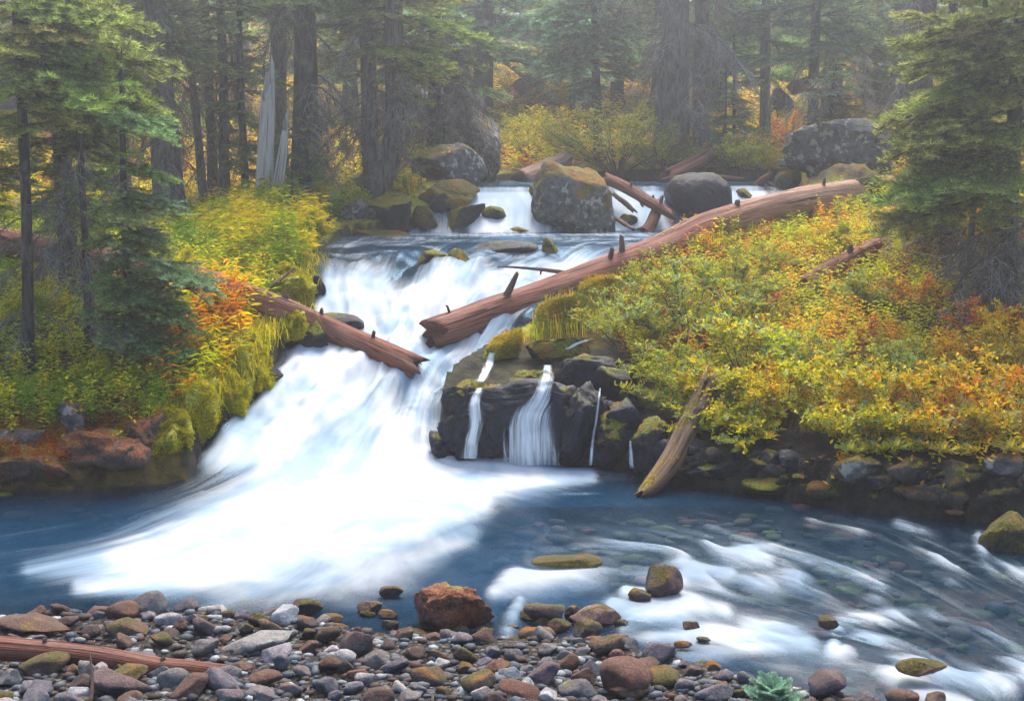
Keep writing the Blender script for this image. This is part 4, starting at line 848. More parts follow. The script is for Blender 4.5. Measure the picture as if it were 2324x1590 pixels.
def tree(u, d, wpx, label, zlive=1.0, nb=30, Lmax=1.3, height=None, tips=(), dead=0, dead_z=(.6, 3.0), dead_len=(.5, 1.0), lean=(0, 0), color=(1, 1, 1), bend=0.0, bark=None, bm=None, lichen=0, vref=450, group=None, name='fir_tree', v_base=None, cat='tree', deadmesh=None, rr=None, dtips=(), dense=False):
    rr = rr or random.Random(int(u*7+d*13)+3)
    x = ray(u, vref)[0]*d; z0 = float(gz(x-lean[0]*1.0, d))-.08
    height = height or (ztop(d)+rr.uniform(2.2, 3.2)-z0); r0 = wpx*mpp(d)/2
    n = 22; t = np.linspace(0, 1, n); hh = t*height
    pa = np.stack([x+lean[0]*(hh-1.2)+bend*np.exp(-hh/.35)+.02*np.sin(hh*1.3+u), d+lean[1]*hh, z0+hh], 1)
    base = pa[0].copy(); root = empty(name, base, label=label, cat=cat, group=group)
    rad = r0*(1.0-.62*t)+.004; rad = rad*(1+.5*np.exp(-hh/.18)); rad[-1] *= .15
    mb = MB(); mb.tube(pa, rad, 14, wob=.10, seed=int(u) % 50); put('trunk', mb.mesh('trunk', bark or M_BARK, off=base), parent=root)
    def at(h): return np.array([np.interp(h, hh, pa[:, i]) for i in range(3)])
    bset = bm or FB
    def bough(p, tip, mesh, sc=None):
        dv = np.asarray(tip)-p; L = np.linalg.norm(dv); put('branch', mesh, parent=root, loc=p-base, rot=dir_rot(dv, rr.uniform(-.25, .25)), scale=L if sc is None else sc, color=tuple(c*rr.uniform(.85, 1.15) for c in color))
    tips = [t for tp in tips for t in ((tp, (tp[0]+rr.uniform(-30, 30), tp[1]+rr.uniform(-26, 26), (tp[2] if len(tp) > 2 else d-.25)+rr.uniform(-.6, .6))) if dense else (tp,))]
    for tp in tips:
        tu, tv, td = tp[0], tp[1], tp[2] if len(tp) > 2 else d-.25; q = P(tu, tv, td); hz = np.linalg.norm(q[:2]-at(max(q[2]-z0, .1))[:2])
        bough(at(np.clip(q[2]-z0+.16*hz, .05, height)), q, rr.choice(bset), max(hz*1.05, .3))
    for i in range(nb):
        h = zlive+(height*.98-zlive)*((i+.5)/nb)
        if base[2]+h > ztop(d)+1.6 and i % 2: continue
        L = Lmax*(max(1-h/height, .02)**.55)*rr.uniform(.6, 1.1); az = i*2.39996+rr.uniform(-.5, .5); sl = rr.uniform(-.42, -.02)+.35*(h/height)
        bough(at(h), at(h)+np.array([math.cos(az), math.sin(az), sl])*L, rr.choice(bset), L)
    dm = deadmesh or DB
    for i in range(dead):
        h = rr.uniform(*dead_z); az = rr.uniform(0, 6.283); L = rr.uniform(*dead_len)
        p = at(h); put('dead_branch', rr.choice(dm if rr.random() > lichen else DBL), parent=root, loc=p-base, rot=dir_rot((math.cos(az), math.sin(az), rr.uniform(-.5, .15)), rr.uniform(-.4, .4)), scale=L)
    for (tu, tv, td) in dtips:
        q = P(tu, tv, td); hz = np.linalg.norm(q[:2]-at(max(q[2]-z0, .1))[:2]); p = at(np.clip(q[2]-z0+.35*hz, .05, height)); dv = q-p
        put('dead_branch', rr.choice(dm if rr.random() > lichen else DBL), parent=root, loc=p-base, rot=dir_rot(dv+np.array([0, 0, .35*hz]), rr.uniform(-.3, .3)), scale=np.linalg.norm(dv))
    return root
GN = (1, 1, 1); YG = (1.35, 1.15, .75); BG = (.95, 1.1, 1.25)
# --- left stand
tree(62, 12.6, 26, 'slim dark fir at the left edge with layered green boughs', 2.2, 16, 1.1, lean=(.012, 0), vref=650, color=YG, dead=10, dead_z=(.5, 1.9), dead_len=(.35, .7), lichen=.4,
     dense=True, tips=[(333,43),(223,100),(217,127),(200,233),(30,123),(-20,215),(160,60),(120,20),(250,20),(20,40),(150,180),(180,250),(-30,300),(33,290),(240,160),(90,210)])
tree(152, 14.2, 44, 'dark fir with thick trunk and drooping boughs on the left bank', 1.7, 22, 1.5, vref=600, color=YG, dead=14, dead_z=(.3, 1.8), dead_len=(.4, .9), lichen=.5,
     dense=True, tips=[(277,300),(280,350),(267,410),(233,463),(57,443),(210,330),(363,133),(300,90),(367,217),(330,180),(60,330),(120,390),(230,290),(290,230),(320,260),(90,460),(180,440),(340,30)])
tree(292, 12.7, 20, 'blue-green young fir with lichen-spotted stem above the moss bank', .35, 16, .62, height=2.9, bm=FBB[:1]+FB, vref=600, dead=6, dead_z=(.6, 1.8), lichen=.8, dead_len=(.3, .55),
     dense=True, tips=[(390,297),(410,393),(407,457),(467,613),(413,690),(373,793),(423,777),(453,727),(283,810),(200,650),(180,700),(230,760),(340,740),(380,640),(330,560),(240,600),(300,500),(360,520),(200,560),(350,690),(300,720),(390,560),(310,790),(260,690)])
tree(195, 12.9, 16, 'thin lichen-crusted stem with bare twigs on the left bank', 3.3, 4, .5, height=4.2, vref=700, dead=16, dead_z=(.3, 2.4), dead_len=(.35, .7), lichen=.75)
tree(-60, 14.5, 40, 'fir just beyond the left edge sending boughs into view', 1.2, 24, 1.5, vref=500, color=YG, tips=[(40,410),(30,350),(60,290),(20,470),(55,150)])
tree(372, 18.5, 72, 'big grey trunk draped with hanging dead twigs', 2.8, 30, 1.7, bark=M_BARKG, dead=40, dead_z=(.9, 3.6), dead_len=(.5, 1.1), vref=300, lean=(-.02, 0), tips=[(480,110),(510,130),(430,60),(300,60)])
tree(262, 20.5, 60, 'grey trunk behind the left boughs', 2.4, 28, 1.7, bark=M_BARK, dead=16, dead_z=(.8, 3.4), vref=250)
tree(447, 19.5, 20, 'thin grey stem, leftmost of three slim stems', 3.2, 14, 1.0, bark=M_BARKG, dead=10, dead_z=(.5, 3), vref=350, lean=(-.05, 0))
tree(478, 20.5, 24, 'thin dark stem, middle of three slim stems', 2.0, 28, 1.2, dead=8, dead_z=(.5, 2.8), vref=350)
tree(508, 19.0, 26, 'slim grey stem, right of three slim stems', 1.8, 28, 1.2, bark=M_BARKG, dead=10, dead_z=(.5, 2.8), vref=350, tips=[(560,250),(580,330),(560,380),(470,240)])
tree(555, 18.8, 18, 'slender sapling fir beside the tall snag', .6, 30, .8, height=4.6, vref=400, tips=[(640,345),(655,382),(650,400),(600,420)])
tree(632, 21.0, 46, 'pale barked trunk rising behind the tall snag', 2.6, 28, 1.7, bark=M_BARKG, vref=150, dead=8, dead_z=(1.5, 3.5))
tree(690, 19.2, 66, 'thick dark trunk right of the bleached snags', 2.7, 30, 1.9, vref=200, dead=22, dead_z=(.8, 3.4), dead_len=(.6, 1.3), lean=(.012, 0), deadmesh=DB[2:], lichen=.35, tips=[(740,60),(620,60)], dtips=[(790,390,18.7),(770,300,18.7),(720,420,18.5),(705,480,18.3),(760,350,18.6)])
tree(835, 19.3, 44, 'grey trunk with swept base, left of the curved pair', 2.0, 32, 1.6, bark=M_BARKG, vref=330, bend=.25, dead=22, dead_z=(.5, 2.8), color=YG, lichen=.3, tips=[(760,120),(800,80),(780,170)])
tree(900, 19.0, 50, 'grey trunk curving out of the rock, right of the curved pair', 2.0, 32, 1.7, bark=M_BARKG, vref=300, bend=-.40, dead=24, dead_z=(.5, 2.6), color=YG, dense=True, tips=[(1010,180),(1000,150),(985,220),(940,200),(960,330),(950,280),(1000,120),(880,110),(860,160)])
tree(985, 21.5, 34, 'dark fir overhanging the grey boulders with dead skirts', 2.2, 24, 1.7, vref=250, dead=34, dead_z=(.7, 2.6), dead_len=(.8, 1.5), tips=[(1150,200),(1120,150),(1160,100),(1080,120)], dtips=[(1130,330,20.6),(1150,290,20.6),(1090,340,20.4),(1060,300,20.5),(1110,260,20.6),(1030,270,20.6)])
# --- middle and right stand
tree(1355, 24.0, 22, 'slim fir with blue-green boughs above the valley willow', 1.5, 26, 1.6, bm=FBB, vref=190, lean=(-.06, 0), dense=True, tips=[(1220,150),(1250,110),(1210,60),(1470,160),(1440,110),(1290,190),(1200,20),(1460,60),(1320,200)])
tree(1530, 23.5, 80, 'massive grey trunk hung with pale dead twigs', 3.6, 26, 2.1, bark=M_BARKG, vref=200, dead=26, dead_z=(.5, 4.0), dead_len=(.7, 1.5), lichen=.6)
tree(1592, 24.2, 44, 'narrower grey trunk beside the massive one', 3.0, 26, 1.9, bark=M_BARKG, vref=200, dead=24, dead_z=(.8, 3.6), dead_len=(.6, 1.2), lichen=.6)
tree(1736, 25.0, 26, 'thin straight pale stem with high fir boughs', 2.2, 26, 1.9, bm=FBB+FB[:2], bark=M_BARKG, vref=230, dense=True, tips=[(1640,80),(1620,140),(1700,60),(1800,100),(1650,30),(1690,150),(1640,190)])
tree(1850, 23.5, 26, 'fir with pale blue-green tufted boughs behind the lichen boulder', 2.4, 26, 1.8, bm=FBB, vref=150, dense=True, tips=[(1900,70),(1950,60),(1990,85),(1830,110),(1780,130),(1930,110),(1800,60)], dead=4, dead_z=(1.2, 2.2), lichen=.8)
tree(2058, 22.5, 26, 'leaning dark stem behind the right fir', 3.0, 14, 1.4, vref=150, lean=(.07, 0), dead=14, dead_z=(.6, 2.8))
tree(2102, 20.5, 46, 'straight dark trunk behind the right-hand boughs', 3.2, 16, 1.6, vref=120, dead=8, dead_z=(1.2, 3))
tree(2296, 13.6, 40, 'large fir at the right edge with wide layered boughs', 2.3, 24, 1.8, vref=480, color=YG, dead=22, dead_z=(.25, 1.3), dead_len=(.6, 1.2),
     dense=True, tips=[(2043,140),(2010,243),(2010,420),(2169,33),(2046,270),(2079,97),(2023,460),(2083,320),(2200,170),(2150,230),(2120,150),(2220,80),(2250,230),(2150,300),(2100,400),(2200,350),(2090,350),(2180,420),(2120,60),(2100,200),(2250,300),(2240,140),(2160,370),(2260,400)],
     dtips=[(2150,640,13.0),(2180,690,12.9),(2220,720,12.8),(2130,600,13.1),(2250,740,12.8),(2200,650,12.9),(2280,700,12.8)])
tree(2150, 15.6, 26, 'fir with dark forked trunk in front of yellow shrubs on the right', 1.5, 18, 1.3, vref=430, color=YG, dense=True, tips=[(2060,480),(2100,500),(2040,420),(2200,470),(2230,520),(2120,450)], dead=14, dead_z=(.3, 1.3))
tree(2210, 14.6, 14, 'thin stem between the two right-hand firs', 1.6, 16, .9, height=4.0, vref=500, dead=12, dead_z=(.2, 1.5))
tree(2400, 14.5, 40, 'fir beyond the right edge with boughs reaching into view', 1.0, 30, 1.9, vref=450, color=YG, tips=[(2280,520),(2300,330),(2290,560),(2250,480)])
b_ = P(1890, 300, 20.9); t_ = tree(1890, 20.9, 12, 'stunted small fir growing on top of the lichen-crusted boulder', .05, 26, .75, height=1.15, vref=300, bm=FBB+FBY)
t_.location.z = b_[2]-.06
t_ = tree(1880, 21.3, 8, 'grey dead sapling tangled above the small fir', 9, 0, .5, height=1.0, vref=230, dead=8, dead_z=(.3, .9), dead_len=(.5, .9), lichen=.9, name='dead_sapling'); t_.location.z = P(1880, 290, 21.3)[2]
t_ = tree(1962, 25.5, 8, 'white dead sapling standing up the slope on the right', 9, 0, .5, height=1.9, vref=200, dead=14, dead_z=(.6, 1.7), dead_len=(.3, .6), lichen=1.0, name='dead_sapling', bark=M_BARKG)
for u, d, hgt, lab in [(1640, 23, 1.6, 'dark young fir at the foot of the narrower grey trunk'), (1660, 24.5, 2.2, 'young fir below the thin pale stem'), (2030, 21, 1.1, 'little fir right of the lichen-crusted boulder'), (660, 17.0, .8, 'low fir sprout at the foot of the snags'), (560, 14.0, .42, 'tiny fir seedling beside the broken log'), (700, 18.2, 1.4, 'small dark fir under the thick trunk'), (1010, 20.8, 1.0, 'bushy fir sprout beside the curved trunks')]:
    tree(u, d, 8, lab, .05, 22, hgt*.45, height=hgt, vref=450, bm=FB+FBB[:1])
# --- hazy wood behind
rb = random.Random(77); spots = []
for k in range(900):
    if len(spots) >= 48: break
    d = rb.uniform(26, 58); u = rb.uniform(-150, 2470)
    if any(abs(u-a) < 42 and abs(d-b) < 10 for a, b in spots): continue
    if 1140 < u < 1290 and d < 40: continue
    spots.append((u, d))
for u, d in spots:
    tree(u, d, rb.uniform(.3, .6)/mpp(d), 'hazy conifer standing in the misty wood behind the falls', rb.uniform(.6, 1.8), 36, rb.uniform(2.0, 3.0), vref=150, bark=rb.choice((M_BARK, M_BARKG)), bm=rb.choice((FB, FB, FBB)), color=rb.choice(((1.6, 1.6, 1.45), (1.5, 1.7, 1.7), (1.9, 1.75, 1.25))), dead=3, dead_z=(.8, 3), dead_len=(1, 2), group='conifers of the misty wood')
# ================================================================== leafy plants
M_LEAF = mat_leaf('autumn_leaves', .46, .55, .2, 1.18)
M_STEM = mat_leaf('shrub_stems', .0, .8, .15)
def leaf_quads(Pb, D, Nn, L, W, fold=.18, curl=.12):
    S = np.cross(D, Nn); S /= np.linalg.norm(S, axis=1)[:, None]+1e-9; Nn = np.cross(S, D)
    L = L[:, None]; W = W[:, None]
    a = Pb; b = Pb+D*L*.42+S*W*.5+Nn*W*fold; c = Pb+D*L-Nn*L*curl; d = Pb+D*L*.42-S*W*.5+Nn*W*fold
    V = np.stack([a, b, c, d], 1).reshape(-1, 3); n = len(Pb); i = np.arange(n)*4
    F = np.concatenate([np.stack([i, i+1, i+2], 1), np.stack([i, i+2, i+3], 1)])
    return V, F
def unit(v): return v/(np.linalg.norm(v, axis=-1, keepdims=True)+1e-9)
def pick(g, pal, n, wts=None):
    pal = np.asarray(pal); w = None if wts is None else np.asarray(wts)/np.sum(wts); return pal[g.choice(len(pal), n, p=w)]
def sprigs(g, base, h, K, leafL, leafW, col, lean=.35, stemcol=(0.10, 0.06, 0.03), el=(-.25, .6), jit=.28, stems=True, mb=None, narrow=False):
    """upright stems with K leaves each"""
    mb = mb or MB(); n = len(base); h = np.broadcast_to(h, (n,)); az = g.uniform(0, 6.283, n); ln = np.stack([np.cos(az), np.sin(az), az*0], 1)*(lean*g.random(n))[:, None]
    t = .22+.78*(np.arange(K)+.5)/K; t = t[None]+g.uniform(-.05, .05, (n, K))
    pos = base[:, None]+(ln[:, None]*t[..., None]**1.5+np.array([0, 0, 1])*t[..., None])*h[:, None, None]
    A = az[:, None]+2.39996*np.arange(K)[None]+g.uniform(-.5, .5, (n, K)); E = g.uniform(*el, (n, K))
    D = np.stack([np.cos(A)*np.cos(E), np.sin(A)*np.cos(E), np.sin(E)], -1).reshape(-1, 3)
    Nn = unit(np.array([0, 0, 1.0])+g.normal(0, .35, D.shape)-D*0); Lf = (leafL*g.uniform(.6, 1.2, (n, K))*(1-.35*np.abs(t-.55))).ravel()
    pb = pos.reshape(-1, 3)+D*(Lf*.15)[:, None]
    V, F = leaf_quads(pb, D, Nn, Lf, Lf*leafW/leafL*g.uniform(.8, 1.2, len(Lf)), curl=.22 if narrow else .12)
    c = np.repeat(np.asarray(col), K, 0)*g.uniform(1-jit, 1+jit, (n*K, 1))*np.stack([g.uniform(.88, 1.12, n*K), np.ones(n*K), np.ones(n*K)], 1)
    mb.add(V, None, F, np.repeat(c, 4, 0))
    if stems:
        w = np.stack([-np.sin(az), np.cos(az), az*0], 1)*.0025; tp = base+(ln*.8+np.array([0, 0, .9]))*h[:, None]
        V = np.stack([base-w, base+w, tp], 1).reshape(-1, 3); mb.add(V, None, np.arange(3*n).reshape(-1, 3), stemcol)
    return mb
def field(g, n, xr, yr, cond):
    y = g.uniform(*yr, n); x = g.uniform(xr[0], xr[1], n)*(y if xr[2] else 1.0); z = gz(x, y); u, v = proj(np.stack([x, y, z], 1)); s = gsd(x, y)
    k = cond(x, y, u, v, s) & (u > -420) & (u < 2800); return np.stack([x, y, z-.01], 1)[k], u[k], v[k]
def stuffobj(name, mb, label, mat=None, smooth=False):
    return put(name, mb.mesh(name, mat or M_LEAF, smooth=smooth), label=label, kind='stuff')
YEL = (.70, .55, .04); YGR = (.48, .50, .04); GRN = (.20, .30, .045); OLV = (.31, .29, .05); ORA = (.70, .29, .05); RED = (.60, .11, .07); SAGE = (.34, .43, .22); RUST = (.46, .17, .05); GOLD = (.75, .53, .10); PINK = (.65, .32, .19)
def mixcol(g, u, v, pals, sc=60., off=0.):
    n = len(u); k = np.clip(((fbm2(u/sc, v/sc, 3, off)*.75+.5)+g.normal(0, .16, n))*len(pals), 0, len(pals)-.01).astype(int); return np.asarray(pals)[k]
g = np.random.default_rng(21)
# left bank, near
b, u, v = field(g, 7800, (-6.2, -1.9, 0), (11.4, 19.2), lambda x, y, u, v, s: (s > .22) & ~((v > 975) & (u < 330) & (np.abs(fbm2(x*2, y*2, 2, 3.)) > .16)))
mb = sprigs(g, b, .14+.22*g.random(len(b)), 13, .062, .028, mixcol(g, u, v, [GRN, YGR, YGR, YEL, YGR, GRN], 70.), .5)
stuffobj('undergrowth', mb, 'yellow-green leafy ground cover on the left bank')
b, u, v = field(g, 5200, (-6.2, -1.9, 0), (11.1, 12.6), lambda x, y, u, v, s: (s > .04) & (u < 420) & (v > 930))
mb = sprigs(g, b, .03+.07*g.random(len(b)), 9, .032, .012, mixcol(g, u, v, [RUST, (.30, .09, .03), OLV, RUST, (.40, .16, .05)], 40.), .8, stems=False); stuffobj('ground_cover', mb, 'low rust-red plants on the lower left ledges')
# right bank
b, u, v = field(g, 7600, (.1, 7.2, 0), (10.3, 20), lambda x, y, u, v, s: (s > .30) & ~((u < 1420) & (v > 600)) & ((v < 840) | (fbm2(x*1.6, y*1.6, 2, 5.) > .05)))
mb = sprigs(g, b, .12+.2*g.random(len(b)), 13, .058, .027, mixcol(g, u, v, [YGR, OLV, YEL, RUST, GOLD, YGR, ORA, YGR], 80., 4.), .5)
stuffobj('undergrowth', mb, 'olive and gold leafy ground cover on the right bank')
# slopes behind
b, u, v = field(g, 15000, (-.47, .47, 1), (19.5, 50), lambda x, y, u, v, s: (s > .35))
mb = sprigs(g, b, .15+.35*g.random(len(b)), 10, .12, .06, mixcol(g, u, v, [OLV, GOLD, YEL, YGR, RUST, GOLD, GRN, GOLD], 90., 7.), .6, stems=False)
stuffobj('undergrowth', mb, 'golden undergrowth on the hazy slopes behind the falls')
# fireweed: long narrow leaves turning orange and red
b1, u1, v1 = field(g, 1500, (-5.6, -1.9, 0), (11.6, 17), lambda x, y, u, v, s: (s > .1) & (np.hypot((u-500)/150, (v-830)/140) < 1) & (u > 330))
b2, u2, v2 = field(g, 2200, (-5.6, -1.9, 0), (13, 18), lambda x, y, u, v, s: (s > .05) & (np.hypot((u-610)/110, (v-560)/80) < 1))
for bb, uu, vv, pal, lab in ((b1, u1, v1, [YGR, YEL, GOLD, ORA, ORA, RUST], 'orange and red fireweed stems crowning the left moss bank'), (b2, u2, v2, [GRN, YGR, GRN, YGR, YEL], 'green and yellow fireweed stems below the snags')):
    mb = sprigs(g, bb, .25+.30*g.random(len(bb)), 22, .13, .017, mixcol(g, uu, vv, pal, 50.), .5, el=(-.5, .5), narrow=True, stemcol=(.3, .1, .05)); stuffobj('fireweed', mb, lab)
# grass and moss fringes
def blades(g, base, L, w, col, spread=.7, droop=.5, mb=None):
    mb = mb or MB(); n = len(base); az = g.uniform(0, 6.283, n); d = np.stack([np.cos(az), np.sin(az), az*0], 1); L = (L*g.uniform(.5, 1.2, n))[:, None]; s = np.stack([-np.sin(az), np.cos(az), az*0], 1)*w
    sp = spread*g.random((n, 1)); m = base+np.array([0, 0, .62])*L+d*L*sp*.35; t = base+np.array([0, 0, .9])*L*(1-droop*sp)+d*L*sp
    V = np.stack([base-s, base+s, m+s*.7, m-s*.7, t], 1).reshape(-1, 3); i = np.arange(n)*5
    mb.add(V, np.stack([i, i+1, i+2, i+3], 1), np.stack([i+3, i+2, i+4], 1), np.repeat(np.asarray(col)*g.uniform(.7, 1.3, (n, 1)), 5, 0)); return mb
def tufts(g, cen, per, r): 
    c = np.repeat(cen, per, 0); o = g.normal(0, r, (len(c), 2)); c[:, :2] += o; c[:, 2] = np.maximum(c[:, 2]-.01, gz(c[:, 0], c[:, 1])-.01); return c
cen = np.array([on_ground(u, v) for u, v in [(1330,690),(1360,660),(1400,640),(1290,730),(1310,760),(1250,740),(1380,700),(1440,600),(1350,740),(1560,560),(1620,560),(1700,540),(1240,770),(1760,600),(1830,560),(1900,620),(1270,700),(1420,620),(1660,530)]])
c = tufts(g, cen, 130, .10); mb = blades(g, c, .22, .0028, pick(g, [YGR, OLV, GOLD, (.42, .36, .10), GRN], len(c))); stuffobj('grass', mb, 'tufts of yellow-green grass along the long log')
ex, ey = [], []
for u, v in [(700,600),(690,640),(655,640),(650,720),(600,760),(585,770),(560,800),(545,830),(520,860),(490,880),(470,900),(440,900),(420,920),(395,940),(370,950),(575,790),(535,845),(610,740),(455,905),(505,870)]:
    q = on_ground(u, v); ex.append(q)
c = tufts(g, np.array(ex), 95, .12); mb = blades(g, c, .24, .003, pick(g, [YGR, YEL, GOLD, OLV, GRN], len(c)), 1.3, 1.1); stuffobj('grass', mb, 'yellow-green grass drooping over the left moss edge')
# needles, fallen leaves on ledges and stones
bvh = None
def scene_bvh(items):
    V = np.vstack([a for a, _ in items]); off = np.cumsum([0]+[len(a) for a, _ in items[:-1]]); F = np.vstack([f+o for (_, f), o in zip(items, off)])
    return BVHTree.FromPolygons(V.tolist(), F.tolist())
bvh = scene_bvh(ROCK_BVH)
def drop(x, y, ztop_=6.0):
    h = bvh.ray_cast(Vector((x, y, ztop_)), Vector((0, 0, -1))); gzv = float(gz(x, y))
    if h[0] is not None and h[0].z > gzv and h[1].z > .25: return np.array(h[0]), np.array(h[1])
    return (np.array([x, y, gzv]), np.array([0, 0, 1.0])) if h[0] is None or h[0].z <= gzv else (None, None)
def litter(name, spots, L, W, pal, seed, label):
    g = np.random.default_rng(seed); Pn, Nn = [], []
    for x, y, r, n in spots:
        for k in range(n):
            a = g.uniform(0, 6.28); q = r*math.sqrt(g.random()); p, nn = drop(x+q*math.cos(a), y+q*math.sin(a)*.8)
            if p is None or (float(gsd(p[0], p[1])) < 0 and p[2] < water_z(p[0], p[1], False)+.02): continue
            Pn.append(p+nn*.006); Nn.append(nn)
    Pn, Nn = np.array(Pn), np.array(Nn); n = len(Pn); D = unit(np.cross(Nn, g.normal(size=(n, 3)))); V, F = leaf_quads(Pn, D, Nn, np.full(n, L)*g.uniform(.6, 1.2, n), np.full(n, W), .1, -.05)
    return put(name, mk_mesh(name, V, F, M_LEAF, np.repeat(pick(g, pal, n)*g.uniform(.6, 1.3, (n, 1)), 4, 0), smooth=False), label=label, kind='stuff')
LS = []
for (u, v, r, n) in [(1020,1365,.34,700),(235,1025,.5,900),(60,1045,.45,700),(2300,1180,.28,260),(330,970,.2,250),(1020,435,.4,160),(1075,880,.2,140),(2085,1105,.4,140),(150,990,.5,350),(1866,1545,.12,60)]:
    d = on_surface(u, v); q = P(u, v, d); LS.append((q[0], q[1]+(.1 if n > 500 else 0), r, n))
litter('needle_litter', LS, .045, .006, [(.42, .15, .06), (.50, .22, .10), (.30, .10, .04)], 5, 'fallen rust-coloured needles on the ledges and boulders')
gp_ = [(x, y, .25, 9) for x, y in zip(np.random.default_rng(4).uniform(-2.6, 2.2, 150), np.random.default_rng(6).uniform(6.2, 7.7, 150))]
litter('needle_litter', gp_, .03, .005, [(.42, .15, .06), (.50, .24, .12)], 8, 'fallen needles scattered over the gravel bar')
LQ = []
for u, v in [(120,980),(180,960),(250,960),(320,1000),(230,1010),(90,1040),(300,920),(1880,1095),(1950,1100),(2060,1100),(2150,1110),(2250,1090),(2100,1085),(2000,1000),(1900,440),(1040,430),(1000,420)]:
    d = on_surface(u, v); q = P(u, v, d); LQ.append((q[0], q[1], .25, 11))
litter('fallen_leaves', LQ, .055, .03, [YEL, GOLD, (.55, .30, .12), (.5, .2, .1)], 9, 'scattered yellow and tan fallen leaves on the banks')
# moss fur on the moss-covered rocks and ledges
def fur(names, n, L, pal, seed, label):
    g = np.random.default_rng(seed); Pn, Nn = [], []
    for o in names:
        me = o.data; nv = len(me.polygons); ce = np.zeros(nv*3); me.polygons.foreach_get('center', ce); no = np.zeros(nv*3); me.polygons.foreach_get('normal', no); ar = np.zeros(nv); me.polygons.foreach_get('area', ar)
        ce = ce.reshape(-1, 3); no = no.reshape(-1, 3); w = ar*np.clip(no[:, 2]+.75, 0, 1)*np.clip(-no[:, 1]+.6, .1, 1); w *= sstep(-.25, .2, fbm(ce*3.0+7, 3)); w /= w.sum(); k = g.choice(nv, int(n*ar.sum()), p=w)
        s = np.sqrt(ar[k])[:, None]; Pn.append(ce[k]+np.array(o.location)+g.normal(0, .5, (len(k), 3))*s); Nn.append(no[k])
    Pn, Nn = np.vstack(Pn), np.vstack(Nn); n = len(Pn); D = unit(Nn+g.normal(0, .45, (n, 3))-np.array([0, 0, .5])); S = unit(np.cross(D, g.normal(size=(n, 3))))
    l = L*g.uniform(.5, 1.3, (n, 1)); V = np.stack([Pn-S*L*.16-D*.004, Pn+S*L*.16-D*.004, Pn+D*l], 1).reshape(-1, 3)
    cl = pick(g, pal, n)*(.75+.5*(fbm(Pn*2.2, 3)*.5+.5))[:, None]*g.uniform(.7, 1.3, (n, 1))
    return put('moss', mk_mesh('moss', V, np.arange(3*n).reshape(-1, 3), M_LEAF, np.repeat(cl, 3, 0), smooth=False), label=label, kind='stuff')
mossy = [o for o in COL.objects if o.type == 'MESH' and o.data.materials and o.data.materials[0] == M_MOSSY and o.parent is None]
left = [o for o in mossy if o.location.x < -1.4 and o.location.y < 16]; rest = [o for o in mossy if o not in left]
fur(left, 22000, .021, [(.42, .40, .03), (.54, .50, .04), (.24, .27, .02), (.52, .38, .04)], 3, 'thick yellow-green moss over the left bank buttresses')
fur(rest, 7000, .026, [(.38, .35, .03), (.48, .36, .04), (.26, .25, .03), (.50, .22, .04)], 4, 'olive and orange moss on the ledges by the falls')

# ------------------------------------------------------------------ shrubs that stand out
def shrub_mesh(seed, stems, leaves, L, W, pal, wts, rad=.75, catk=0, el=(-.3, .8), low=.25):
    g = np.random.default_rng(seed); ms = MB(); tipP, tipD = [], []
    for k in range(stems):
        az = g.uniform(0, 6.283); r = rad*math.sqrt(g.random()); hgt = (1-.55*(r/rad)**2)*g.uniform(.75, 1.08); e = np.array([r*math.cos(az), r*math.sin(az), hgt]); b0 = e*np.array([.12, .12, 0])
        t = np.linspace(0, 1, 9)[:, None]; pl = b0+(e-b0)*np.c_[t**.9, t**.9, t**.75]+g.normal(0, .012, (9, 3))*t; ms.tube(pl, np.linspace(.009, .002, 9), 4, cap=False, col=np.array((.075, .045, .03))*g.uniform(.7, 1.4))
        n = 26; q = low+(1-low)*g.random(n)**.8; i = np.minimum((q*8).astype(int), 7); f = (q*8-i)[:, None]; p = pl[i]+(pl[i+1]-pl[i])*f
        a2 = g.uniform(0, 6.283, n); d = unit(np.stack([np.cos(a2), np.sin(a2), g.uniform(.1, 1.0, n)], 1)); l = g.uniform(.06, .22, n)[:, None]
        for j in range(0, n, 3): ms.tube(np.array([p[j], p[j]+d[j]*l[j]*.5, p[j]+d[j]*l[j]]), [.004, .003, .001], 3, cap=False, col=(.09, .05, .03))
        m = leaves//(stems*n)+1
        for s in range(m): tipP.append(p+d*l*g.random((n, 1))); tipD.append(d)
    Pb = np.vstack(tipP)[:leaves]; Dt = np.vstack(tipD)[:leaves]; n = len(Pb)
    A = g.uniform(0, 6.283, n); E = g.uniform(*el, n); D = unit(np.stack([np.cos(A)*np.cos(E), np.sin(A)*np.cos(E), np.sin(E)], 1)+Dt*.6); Nn = unit(np.array([0, 0, 1.])+g.normal(0, .5, (n, 3)))
    V, F = leaf_quads(Pb, D, Nn, L*g.uniform(.6, 1.25, n), W*g.uniform(.7, 1.2, n)); zone = fbm(Pb*3.0+seed, 2)*.6+.5+g.normal(0, .2, n)
    pal = np.asarray(pal); k = np.clip(zone*len(pal), 0, len(pal)-.01).astype(int); c = pal[k]*g.uniform(.72, 1.28, (n, 1)); mf = MB(); mf.add(V, None, F, np.repeat(c, 4, 0))
    mc = None
    if catk:
        mc = MB()
        for i in g.choice(n, catk, replace=False):
            if Pb[i, 2] < .45: continue
            d = unit(np.array([g.normal(0, .4), g.normal(0, .4), 1.])); mc.tube(Pb[i]+d*np.linspace(0, .075, 5)[:, None], [.003, .011, .012, .010, .002], 5, cap=False, col=np.array((.55, .14, .045))*g.uniform(.7, 1.3))
        mc = mc.mesh('catkins', M_STEM)
    return mf.mesh('foliage', M_LEAF, smooth=False), ms.mesh('stems', M_STEM), mc
